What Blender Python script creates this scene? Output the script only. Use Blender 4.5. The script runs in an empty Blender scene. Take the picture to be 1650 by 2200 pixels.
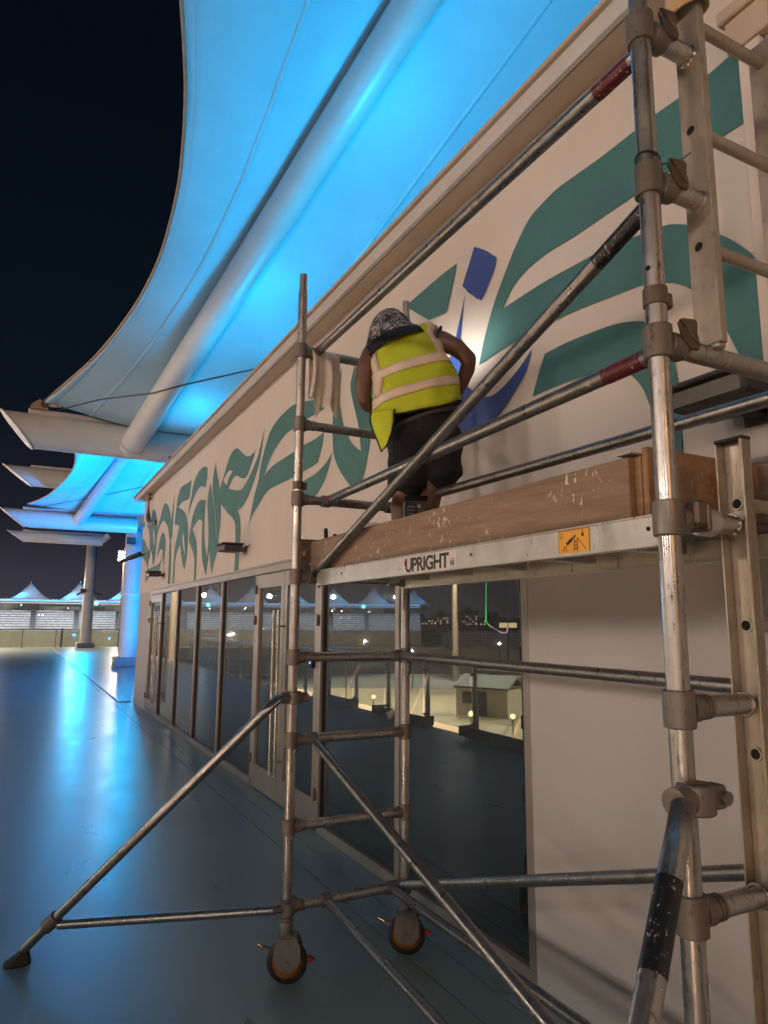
import bpy, bmesh, math, random
from mathutils import Vector, Matrix, Euler
random.seed(7)
R = math.radians
scene = bpy.context.scene
COL = scene.collection

# ---------------------------------------------------------------- camera
cam_d = bpy.data.cameras.new('camera')
cam = bpy.data.objects.new('camera', cam_d)
COL.objects.link(cam)
cam.matrix_world = Matrix(((0.88652676, -0.07905157, -0.45587404, 0.0),
                           (-0.46262609, -0.13679173, -0.87593671, 0.0),
                           (0.00688438, 0.98744057, -0.15784084, 1.76),
                           (0, 0, 0, 1)))
cam_d.sensor_fit = 'VERTICAL'
cam_d.sensor_height = 36.0
cam_d.lens = 24.41
cam_d.clip_start = 0.02
cam_d.clip_end = 5000
scene.camera = cam

# ---------------------------------------------------------------- night sky
world = bpy.data.worlds.new('World')
scene.world = world
world.use_nodes = True
nt = world.node_tree
nt.nodes.clear()
wo = nt.nodes.new('ShaderNodeOutputWorld')
bg = nt.nodes.new('ShaderNodeBackground')
tc = nt.nodes.new('ShaderNodeTexCoord')
sx = nt.nodes.new('ShaderNodeSeparateXYZ')
rp = nt.nodes.new('ShaderNodeValToRGB')
nt.links.new(tc.outputs['Generated'], sx.inputs[0])
nt.links.new(sx.outputs['Z'], rp.inputs[0])
nt.links.new(rp.outputs[0], bg.inputs[0])
nt.links.new(bg.outputs[0], wo.inputs[0])
el = rp.color_ramp.elements
el[0].position = 0.0
el[0].color = (0.050, 0.047, 0.062, 1)
el[1].position = 0.62
el[1].color = (0.0013, 0.0036, 0.0078, 1)
for p, c in ((0.06, (0.036, 0.034, 0.048, 1)), (0.13, (0.0125, 0.0130, 0.0210, 1)), (0.28, (0.0034, 0.0065, 0.0125, 1))):
    e = el.new(p)
    e.color = c
bg.inputs[1].default_value = 1.0

scene.view_settings.view_transform = 'Standard'
scene.view_settings.look = 'None'
scene.view_settings.exposure = 0.0
scene.view_settings.gamma = 1.0
scene.render.engine = 'CYCLES'
cy = scene.cycles
cy.use_denoising = True
cy.max_bounces = 7
cy.diffuse_bounces = 4
cy.glossy_bounces = 4
cy.transmission_bounces = 5
cy.transparent_max_bounces = 12
cy.sample_clamp_indirect = 4.0
cy.caustics_reflective = False
cy.caustics_refractive = False
cy.blur_glossy = 0.5

# ---------------------------------------------------------------- helpers
def link(o, parent=None):
    COL.objects.link(o)
    if parent is not None:
        o.parent = parent
    return o

def tag(o, label=None, cat=None, group=None, kind=None):
    if label: o['label'] = label
    if cat: o['category'] = cat
    if group: o['group'] = group
    if kind: o['kind'] = kind
    return o

def empty(name, loc=(0, 0, 0), rz=0.0, label=None, cat=None, group=None):
    o = bpy.data.objects.new(name, None)
    link(o)
    o.location = loc
    o.rotation_euler = (0, 0, rz)
    o.empty_display_size = 0.1
    return tag(o, label, cat, group)

def lamp(name, kind, loc, energy, color, parent=None, aim=None, radius=0.1, angle=90, blend=0.5):
    d = bpy.data.lights.new(name, kind)
    d.energy = energy
    d.color = color
    if kind in ('POINT', 'SPOT'):
        d.shadow_soft_size = radius
    if kind == 'SPOT':
        d.spot_size = R(angle)
        d.spot_blend = blend
    o = bpy.data.objects.new(name, d)
    link(o, parent)
    o.location = loc
    if aim is not None:
        o.rotation_euler = (Vector(aim) - Vector(loc)).to_track_quat('-Z', 'Y').to_euler()
    return o

def frame_of(d):
    d = Vector(d).normalized()
    a = Vector((0, 0, 1)) if abs(d.z) < 0.95 else Vector((1, 0, 0))
    u = d.cross(a).normalized()
    v = u.cross(d).normalized()
    return d, u, v

class MB:
    """collects shapes, then becomes one mesh object"""
    def __init__(self):
        self.v, self.f, self.s, self.m = [], [], [], []
        self.mi = 0
    def add(self, vs, fs, smooth=False):
        b = len(self.v)
        self.v += [tuple(p) for p in vs]
        for f in fs:
            self.f.append(tuple(i + b for i in f))
            self.s.append(smooth)
            self.m.append(self.mi)
        return self
    def box(self, lo, hi, ch=0.0, mat=None):
        x0, y0, z0 = [min(a, b) for a, b in zip(lo, hi)]
        x1, y1, z1 = [max(a, b) for a, b in zip(lo, hi)]
        bm = bmesh.new()
        bmesh.ops.create_cube(bm, size=1.0)
        for v in bm.verts:
            v.co = Vector(((x0 + x1) / 2 + v.co.x * (x1 - x0), (y0 + y1) / 2 + v.co.y * (y1 - y0), (z0 + z1) / 2 + v.co.z * (z1 - z0)))
        c = min(ch, (x1 - x0) * .4, (y1 - y0) * .4, (z1 - z0) * .4)
        if c > 0:
            bmesh.ops.bevel(bm, geom=list(bm.edges), offset=c, segments=1, affect='EDGES', profile=0.5)
        bm.verts.index_update()
        vs = [v.co.copy() for v in bm.verts]
        if mat is not None:
            vs = [mat @ p for p in vs]
        self.add(vs, [[v.index for v in f.verts] for f in bm.faces])
        bm.free()
        return self
    def tube(self, p, q, r, r2=None, n=16, cap=True):
        p, q = Vector(p), Vector(q)
        r2 = r if r2 is None else r2
        d, u, v = frame_of(q - p)
        ring = lambda c, rr: [c + (u * math.cos(2 * math.pi * i / n) + v * math.sin(2 * math.pi * i / n)) * rr for i in range(n)]
        self.add(ring(p, r) + ring(q, r2), [(i, (i + 1) % n, n + (i + 1) % n, n + i) for i in range(n)], True)
        if cap:
            self.add(ring(p, r), [tuple(range(n))])
            self.add(ring(q, r2), [tuple(reversed(range(n)))])
        return self
    def path(self, pts, r, n=10, cap=True, closed=False):
        pts = [Vector(p) for p in pts]
        k = len(pts)
        rs = r if isinstance(r, (list, tuple)) else [r] * k
        vs = []
        pu = None
        for i, p in enumerate(pts):
            a = pts[i - 1] if (i or closed) else p
            b = pts[(i + 1) % k] if (i < k - 1 or closed) else p
            d, u, v = frame_of(b - a)
            if pu is not None:
                u = (pu - d * pu.dot(d)).normalized()
                v = u.cross(d) * -1
                v = d.cross(u)
            pu = u
            vs += [p + (u * math.cos(2 * math.pi * j / n) + v * math.sin(2 * math.pi * j / n)) * rs[i] for j in range(n)]
        fs = []
        for i in range(k if closed else k - 1):
            a, b = i * n, ((i + 1) % k) * n
            fs += [(a + j, a + (j + 1) % n, b + (j + 1) % n, b + j) for j in range(n)]
        self.add(vs, fs, True)
        if cap and not closed:
            self.add(vs[:n], [tuple(reversed(range(n)))])
            self.add(vs[-n:], [tuple(range(n))])
        return self
    def ring(self, c, axis, r0, r1, h, n=20):
        """a hollow sleeve of inner radius r0, outer r1 and length h centred on c"""
        c = Vector(c)
        d, u, v = frame_of(axis)
        pr = [(r0, -h / 2), (r1, -h / 2), (r1, h / 2), (r0, h / 2)]
        e = [(r1 - r0) * .25, ]
        ch = min(e[0], h * .2)
        pr = [(r0, -h / 2), (r1 - ch, -h / 2), (r1, -h / 2 + ch), (r1, h / 2 - ch), (r1 - ch, h / 2), (r0, h / 2)]
        k = len(pr)
        vs = []
        for i in range(n):
            a = 2 * math.pi * i / n
            for rr, hh in pr:
                vs.append(c + (u * math.cos(a) + v * math.sin(a)) * rr + d * hh)
        for j in range(k):
            fs = [(i * k + j, ((i + 1) % n) * k + j, ((i + 1) % n) * k + (j + 1) % k, i * k + (j + 1) % k) for i in range(n)]
            self.add(vs, fs, True)
        return self
    def lathe(self, prof, c=(0, 0, 0), axis=(0, 0, 1), n=24, smooth=True):
        c = Vector(c)
        d, u, v = frame_of(axis)
        k = len(prof)
        vs = [c + (u * math.cos(2 * math.pi * i / n) + v * math.sin(2 * math.pi * i / n)) * rr + d * hh for i in range(n) for rr, hh in prof]
        fs = [(i * k + j, ((i + 1) % n) * k + j, ((i + 1) % n) * k + j + 1, i * k + j + 1) for i in range(n) for j in range(k - 1)]
        self.add(vs, fs, smooth)
        return self
    def sphere(self, c, r, n=16, m=10, mat=None):
        rx, ry, rz = (r, r, r) if not isinstance(r, (tuple, list)) else r
        c = Vector(c)
        vs = []
        for j in range(m + 1):
            t = math.pi * j / m
            for i in range(n):
                a = 2 * math.pi * i / n
                p = Vector((rx * math.sin(t) * math.cos(a), ry * math.sin(t) * math.sin(a), rz * math.cos(t)))
                vs.append(c + (mat @ p if mat is not None else p))
        fs = [(j * n + i, (j + 1) * n + i, (j + 1) * n + (i + 1) % n, j * n + (i + 1) % n) for j in range(m) for i in range(n)]
        return self.add(vs, fs, True)
    def grid(self, rows, smooth=True, closed=False):
        k = len(rows[0])
        vs = [p for r in rows for p in r]
        w = k if closed else k - 1
        fs = [(j * k + i, j * k + (i + 1) % k, (j + 1) * k + (i + 1) % k, (j + 1) * k + i) for j in range(len(rows) - 1) for i in range(w)]
        return self.add(vs, fs, smooth)
    def prism(self, pts, ext):
        """closed polygon pts pushed along the vector ext"""
        pts = [Vector(p) for p in pts]
        ext = Vector(ext)
        n = len(pts)
        vs = pts + [p + ext for p in pts]
        fs = [tuple(reversed(range(n))), tuple(range(n, 2 * n))] + [(i, (i + 1) % n, n + (i + 1) % n, n + i) for i in range(n)]
        return self.add(vs, fs)
    def build(self, name, mat, parent=None, label=None, fix=True):
        me = bpy.data.meshes.new(name)
        me.from_pydata(self.v, [], self.f)
        mats = mat if isinstance(mat, (list, tuple)) else [mat]
        for m in mats:
            me.materials.append(m)
        for p, s, i in zip(me.polygons, self.s, self.m):
            p.use_smooth = s
            p.material_index = i
        if fix:
            bm = bmesh.new()
            bm.from_mesh(me)
            bmesh.ops.recalc_face_normals(bm, faces=bm.faces)
            bm.to_mesh(me)
            bm.free()
        me.update()
        o = bpy.data.objects.new(name, me)
        link(o, parent)
        if label:
            o['label'] = label
        return o

def struct(o, label=None):
    o['kind'] = 'structure'
    if label:
        o['label'] = label
    return o

# ---------------------------------------------------------------- materials
def new_mat(name):
    m = bpy.data.materials.new(name)
    m.use_nodes = True
    t = m.node_tree
    b = t.nodes['Principled BSDF']
    return m, t, b

def noise(t, scale, detail=4, rough=.55, vec=None, coord='Object', stretch=None):
    n = t.nodes.new('ShaderNodeTexNoise')
    n.inputs['Scale'].default_value = scale
    n.inputs['Detail'].default_value = detail
    n.inputs['Roughness'].default_value = rough
    if coord == 'World':
        g = t.nodes.new('ShaderNodeNewGeometry')
        src = g.outputs['Position']
    else:
        g = t.nodes.new('ShaderNodeTexCoord')
        src = g.outputs[coord]
    if stretch:
        mp = t.nodes.new('ShaderNodeMapping')
        mp.inputs['Scale'].default_value = stretch
        t.links.new(src, mp.inputs[0])
        src = mp.outputs[0]
    t.links.new(src, n.inputs['Vector'])
    return n.outputs['Fac']

def ramp(t, fac, stops):
    r = t.nodes.new('ShaderNodeValToRGB')
    t.links.new(fac, r.inputs[0])
    e = r.color_ramp.elements
    e[0].position, e[0].color = stops[0][0], tuple(stops[0][1]) + (1,)
    e[1].position, e[1].color = stops[-1][0], tuple(stops[-1][1]) + (1,)
    for p, c in stops[1:-1]:
        q = e.new(p)
        q.color = tuple(c) + (1,)
    return r.outputs[0]

def mixc(t, fac, a, b):
    m = t.nodes.new('ShaderNodeMix')
    m.data_type = 'RGBA'
    for s, x in ((m.inputs[6], a), (m.inputs[7], b)):
        if isinstance(x, (tuple, list)):
            s.default_value = tuple(x) + (1,)
        else:
            t.links.new(x, s)
    if isinstance(fac, float):
        m.inputs[0].default_value = fac
    else:
        t.links.new(fac, m.inputs[0])
    return m.outputs[2]

def bump(t, b, h, strength=.2, dist=.002):
    n = t.nodes.new('ShaderNodeBump')
    n.inputs['Strength'].default_value = strength
    n.inputs['Distance'].default_value = dist
    t.links.new(h, n.inputs['Height'])
    t.links.new(n.outputs[0], b.inputs['Normal'])

def plain(name, col, rough=.5, metal=0.0, var=.12, scale=6, bmp=0.0, bscale=60, coord='World', spec=None):
    m, t, b = new_mat(name)
    lo = tuple(c * (1 - var) for c in col)
    hi = tuple(min(1, c * (1 + var)) for c in col)
    t.links.new(ramp(t, noise(t, scale, coord=coord), [(.3, lo), (.7, hi)]), b.inputs['Base Color'])
    b.inputs['Roughness'].default_value = rough
    b.inputs['Metallic'].default_value = metal
    if spec is not None:
        b.inputs['Specular IOR Level'].default_value = spec
    if bmp:
        bump(t, b, noise(t, bscale, coord=coord), bmp)
    return m

def glow(name, col, strength):
    m, t, b = new_mat(name)
    b.inputs['Base Color'].default_value = (0.02, 0.02, 0.02, 1)
    b.inputs['Emission Color'].default_value = tuple(col) + (1,)
    b.inputs['Emission Strength'].default_value = strength
    return m

def metal_mat(name, col, rough, dirt=(.10, .08, .06), amount=.5, splat=None, metal=.9):
    m, t, b = new_mat(name)
    base = ramp(t, noise(t, 9, 5, .6, coord='World'), [(.25, tuple(c * .72 for c in col)), (.75, col)])
    spots = ramp(t, noise(t, 70, 6, .7, coord='World', stretch=(1, 1, .35)), [(.5 + .12 * (1 - amount), (0, 0, 0)), (.72, (1, 1, 1))])
    c = mixc(t, spots, base, dirt)
    if splat:
        sp = ramp(t, noise(t, 38, 3, .5, coord='World'), [(.69, (0, 0, 0)), (.71, (1, 1, 1))])
        c = mixc(t, sp, c, splat)
    t.links.new(c, b.inputs['Base Color'])
    t.links.new(ramp(t, noise(t, 26, 5, .6, coord='World', stretch=(1, 1, .3)), [(.3, (rough * .7,) * 3), (.75, (min(1, rough * 1.5),) * 3)]), b.inputs['Roughness'])
    b.inputs['Metallic'].default_value = metal
    bump(t, b, noise(t, 120, 4, coord='World', stretch=(1, 1, .25)), .12, .0008)
    return m

M = {}
M['tube'] = metal_mat('scaffold_tube_metal', (.46, .445, .43), .31, splat=(.62, .58, .52))
M['tube_dark'] = metal_mat('dull_brace_metal', (.33, .325, .32), .34, amount=.7, splat=(.6, .56, .5))
M['coupler'] = metal_mat('coupler_casting', (.205, .18, .16), .5, dirt=(.06, .05, .04), metal=.55)
M['latch'] = metal_mat('latch_casting', (.17, .13, .105), .5, metal=.6)
M['alu'] = metal_mat('mill_aluminium', (.62, .60, .56), .36, dirt=(.25, .22, .18), amount=.25, metal=.85)
M['ladder'] = metal_mat('ladder_aluminium', (.46, .40, .33), .42, dirt=(.22, .17, .12), amount=.4, metal=.7)
M['caster'] = metal_mat('caster_housing', (.20, .20, .20), .5, metal=.5)
M['rubber'] = plain('black_rubber', (.012, .013, .015), .6, var=.3, scale=30)
M['orange'] = plain('orange_wheel_core', (.24, .11, .03), .6, var=.35, scale=20)
M['red'] = plain('red_lever_paint', (.30, .02, .02), .45)
M['hole'] = plain('hole_shade_black', (.006, .006, .006), .9)  # near-black for discs that paint the shade inside open holes

def tape(name, col):
    m, t, b = new_mat(name)
    sp = ramp(t, noise(t, 75, 6, .75, coord='World', stretch=(1, 1.6, .6)), [(.60, (0, 0, 0)), (.64, (1, 1, 1))])
    t.links.new(mixc(t, sp, col, (.55, .5, .47)), b.inputs['Base Color'])
    b.inputs['Roughness'].default_value = .4
    bump(t, b, noise(t, 90, 5, coord='World'), .25, .001)
    return m
M['tape_red'] = tape('worn_red_tape', (.085, .007, .013))
M['tape_black'] = tape('worn_black_tape', (.008, .010, .013))

def wall_mat(name, col):
    m, t, b = new_mat(name)
    c = ramp(t, noise(t, .9, 5, .6, coord='World'), [(.3, tuple(k * .93 for k in col)), (.7, tuple(min(1, k * 1.04) for k in col))])
    st = ramp(t, noise(t, 3.5, 6, .65, coord='World', stretch=(1, 1, .22)), [(.58, (0, 0, 0)), (.86, (1, 1, 1))])
    sc = t.nodes.new('ShaderNodeMath')
    sc.operation = 'MULTIPLY'
    sc.inputs[1].default_value = .45
    t.links.new(st, sc.inputs[0])
    c = mixc(t, sc.outputs[0], c, tuple(k * .72 for k in col))
    t.links.new(c, b.inputs['Base Color'])
    b.inputs['Roughness'].default_value = .72
    bump(t, b, noise(t, 180, 4, coord='World'), .10, .001)
    return m
M['wall'] = wall_mat('cream_wall_paint', (.62, .555, .50))
M['wall_low'] = wall_mat('grey_wall_paint', (.46, .44, .425))
M['soffit'] = wall_mat('soffit_paint', (.48, .38, .28))
M['fascia'] = plain('fascia_metal', (.55, .52, .49), .4, var=.08, scale=2)
def paint(name, col):
    m, t, b = new_mat(name)
    c = ramp(t, noise(t, 2.2, 5, .6, coord='World'), [(.28, tuple(k * .80 for k in col)), (.74, tuple(k * 1.16 for k in col))])
    t.links.new(c, b.inputs['Base Color'])
    b.inputs['Roughness'].default_value = .62
    bump(t, b, noise(t, 160, 4, coord='World', stretch=(1, .4, 1)), .12, .001)
    return m
M['teal'] = paint('teal_wall_paint', (.048, .165, .168))
M['blue'] = paint('blue_wall_paint', (.030, .075, .300))
M['frame'] = plain('window_frame_metal', (.30, .27, .245), .42, metal=.35, var=.1, scale=3)
M['gasket'] = plain('black_gasket', (.008, .008, .009), .6)
M['steel'] = plain('brushed_steel', (.60, .56, .50), .24, 1.0, .06, 5)

def glass_wall():
    m, t, b = new_mat('dark_reflective_glass')
    b.inputs['Base Color'].default_value = (.006, .009, .011, 1)
    b.inputs['Roughness'].default_value = .5
    g = t.nodes.new('ShaderNodeBsdfGlossy')
    g.inputs['Roughness'].default_value = .012
    g.inputs['Color'].default_value = (.80, .86, .88, 1)
    lw = t.nodes.new('ShaderNodeFresnel')
    lw.inputs['IOR'].default_value = 3.8
    mx = t.nodes.new('ShaderNodeMixShader')
    t.links.new(lw.outputs[0], mx.inputs[0])
    t.links.new(b.outputs[0], mx.inputs[1])
    t.links.new(g.outputs[0], mx.inputs[2])
    t.links.new(ramp(t, noise(t, 2.6, 6, .7, coord='World', stretch=(1, 1, .4)), [(.45, (.008,) * 3), (.8, (.05,) * 3)]), g.inputs['Roughness'])
    nb = t.nodes.new('ShaderNodeBump')
    nb.inputs['Strength'].default_value = .02
    nb.inputs['Distance'].default_value = .02
    t.links.new(noise(t, 1.2, 2, coord='World'), nb.inputs['Height'])
    t.links.new(nb.outputs[0], g.inputs['Normal'])
    t.links.new(mx.outputs[0], t.nodes['Material Output'].inputs[0])
    return m
M['glass'] = glass_wall()

def clear_glass():
    m, t, b = new_mat('clear_panel_glass')
    tr = t.nodes.new('ShaderNodeBsdfTransparent')
    tr.inputs[0].default_value = (.80, .88, .90, 1)
    g = t.nodes.new('ShaderNodeBsdfGlossy')
    g.inputs['Roughness'].default_value = .02
    lw = t.nodes.new('ShaderNodeLayerWeight')
    lw.inputs['Blend'].default_value = .15
    mx = t.nodes.new('ShaderNodeMixShader')
    t.links.new(ramp(t, lw.outputs['Facing'], [(.0, (.04,) * 3), (.55, (.07,) * 3), (1.0, (.8,) * 3)]), mx.inputs[0])
    t.links.new(tr.outputs[0], mx.inputs[1])
    t.links.new(g.outputs[0], mx.inputs[2])
    t.links.new(mx.outputs[0], t.nodes['Material Output'].inputs[0])
    return m
M['clear'] = clear_glass()

def deck_mat():
    m, t, b = new_mat('grey_deck_coating')
    big = ramp(t, noise(t, .55, 6, .6, coord='World'), [(.3, (.200, .300, .330)), (.7, (.240, .345, .375))])
    sc = ramp(t, noise(t, 5, 8, .75, coord='World'), [(.55, (0, 0, 0)), (.9, (1, 1, 1))])
    k = t.nodes.new('ShaderNodeMath'); k.operation = 'MULTIPLY'; k.inputs[1].default_value = .15
    t.links.new(sc, k.inputs[0])
    c = mixc(t, k.outputs[0], big, (.11, .16, .18))
    t.links.new(c, b.inputs['Base Color'])
    t.links.new(ramp(t, noise(t, 1.6, 9, .72, coord='World', stretch=(1.5, .7, 1)), [(.25, (.24,) * 3), (.75, (.39,) * 3)]), b.inputs['Roughness'])
    b.inputs['IOR'].default_value = 1.7
    bump(t, b, noise(t, 9, 7, .62, coord='World', stretch=(1, .6, 1)), .05, .004)
    return m
M['deck'] = deck_mat()
M['joint'] = plain('joint_sealant', (.03, .035, .038), .7)
M['fabric'] = plain('blue_light_tinted_canopy', (.52, .70, .76), .62, var=.07, scale=1.1, bmp=.05, bscale=9)  # white fabric; the floodlights' blue is tinted into its base colour
M['white_steel'] = plain('white_painted_steel', (.66, .65, .63), .30, var=.05, scale=2.5)
M['plinth'] = plain('plinth_coating', (.20, .25, .27), .5)
M['cable'] = plain('steel_cable', (.10, .10, .10), .4, metal=.7)

def wood(name, a, bcol):
    m, t, b = new_mat(name)
    gr = ramp(t, noise(t, 7, 7, .65, coord='World', stretch=(5, .55, 7)), [(.3, a), (.7, bcol)])
    sp = ramp(t, noise(t, 52, 4, .6, coord='World', stretch=(1, 1, .55)), [(.60, (0, 0, 0)), (.63, (1, 1, 1))])
    rg = ramp(t, noise(t, 4.2, 3, .5, coord='World'), [(.48, (0, 0, 0)), (.60, (1, 1, 1))])
    k = t.nodes.new('ShaderNodeMath'); k.operation = 'MULTIPLY'
    t.links.new(sp, k.inputs[0]); t.links.new(rg, k.inputs[1])
    t.links.new(mixc(t, k.outputs[0], gr, (.62, .55, .48)), b.inputs['Base Color'])
    b.inputs['Roughness'].default_value = .66
    bump(t, b, noise(t, 40, 6, coord='World', stretch=(3, .4, 4)), .2, .001)
    return m
M['ply'] = wood('paint_spattered_plywood', (.165, .108, .072), (.285, .195, .135))
M['ply_edge'] = wood('plywood_edge', (.23, .125, .062), (.36, .215, .12))
M['ply_grey'] = wood('weathered_plywood', (.09, .075, .065), (.14, .12, .105))

# ================================================================ the setting
W = 2.382            # x of the mural wall's face
deck = MB().box((-1.65, -9, -.45), (1.986, 52, 0.0)).build('deck', M['deck'])
struct(deck, 'smooth grey coated deck running along the glazed building')
MB().box((-1.60, -9, -.40), (14, 51.9, -.014)).build('joint_bed', M['joint'], deck)
MB().box((1.994, -9, -.3), (2.196, 16.5, 0.0)).build('slab', M['deck'], deck)
MB().box((2.203, -9, -.3), (2.47, 16.5, 0.0)).build('slab', M['deck'], deck)
MB().box((1.994, 16.506, -.3), (14, 52, 0.0)).build('slab', M['deck'], deck)
MB().box((2.10, 16.56, 0), (2.36, 48, .028), .008).build('kerb_strip', M['deck'], deck)
MB().box((1.96, 38.9, 0), (2.30, 39.5, .012), .004).build('drain_cover', M['steel'], deck)

# ---------------------------------------------------------------- building
bld = empty('pavilion_building', (W, 6, 0), 0, 'cream pavilion with painted teal and blue calligraphy band above dark glazing', 'building')
def bpart(mb, name, mat, parent=None, label=None):
    o = mb.build(name, mat, parent or bld, label)
    o.matrix_parent_inverse = Matrix.Identity(4)
    if parent is None:
        o.location = (-W, -6, 0)
    return o
wall = bpart(MB().box((W, -5, 2.372), (2.75, 16.46, 4.49)), 'wall_panel', M['wall'], None, 'cream upper wall band carrying the calligraphy mural')
bpart(MB().box((W + .004, -5, 0), (2.75, 2.93, 2.3715)), 'wall', M['wall_low'], None, 'plain grey lower wall beside the last window pane')
bpart(MB().box((W + .012, 14.96, 0), (2.75, 16.44, 2.3715)), 'corner_pier', M['wall_low'])
bpart(MB().box((2.76, -5, 0), (12, 16.40, 4.48)), 'core', M['wall_low'])
bpart(MB().box((2.20, -5, 4.491), (12.2, 16.75, 4.585), .006), 'roof', M['fascia'])
sof = bpart(MB().box((2.235, -5, 4.478), (W - .001, 16.7, 4.4905)), 'soffit', M['soffit'])
bpart(MB().box((2.188, -5, 4.470), (2.222, 16.77, 4.60), .004), 'fascia', M['fascia'])
bpart(MB().box((2.160, -5, 4.575), (2.215, 16.80, 4.604), .004), 'roof_lip', M['soffit'])
# pilaster and recess at the near end of the mural
bpart(MB().box((2.330, 1.41, 0.0), (W - .001, 1.50, 3.99), .004), 'pilaster', M['wall'])
bpart(MB().box((2.318, 1.36, 3.992), (W - .0005, 1.54, 4.13), .006).box((2.300, 1.33, 4.131), (W - .0005, 1.56, 4.19), .006), 'capital', M['soffit'])
bpart(MB().box((2.362, 0.2, 2.0), (W - .0008, 1.405, 4.46)), 'side_panel', M['wall_low'])

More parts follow.
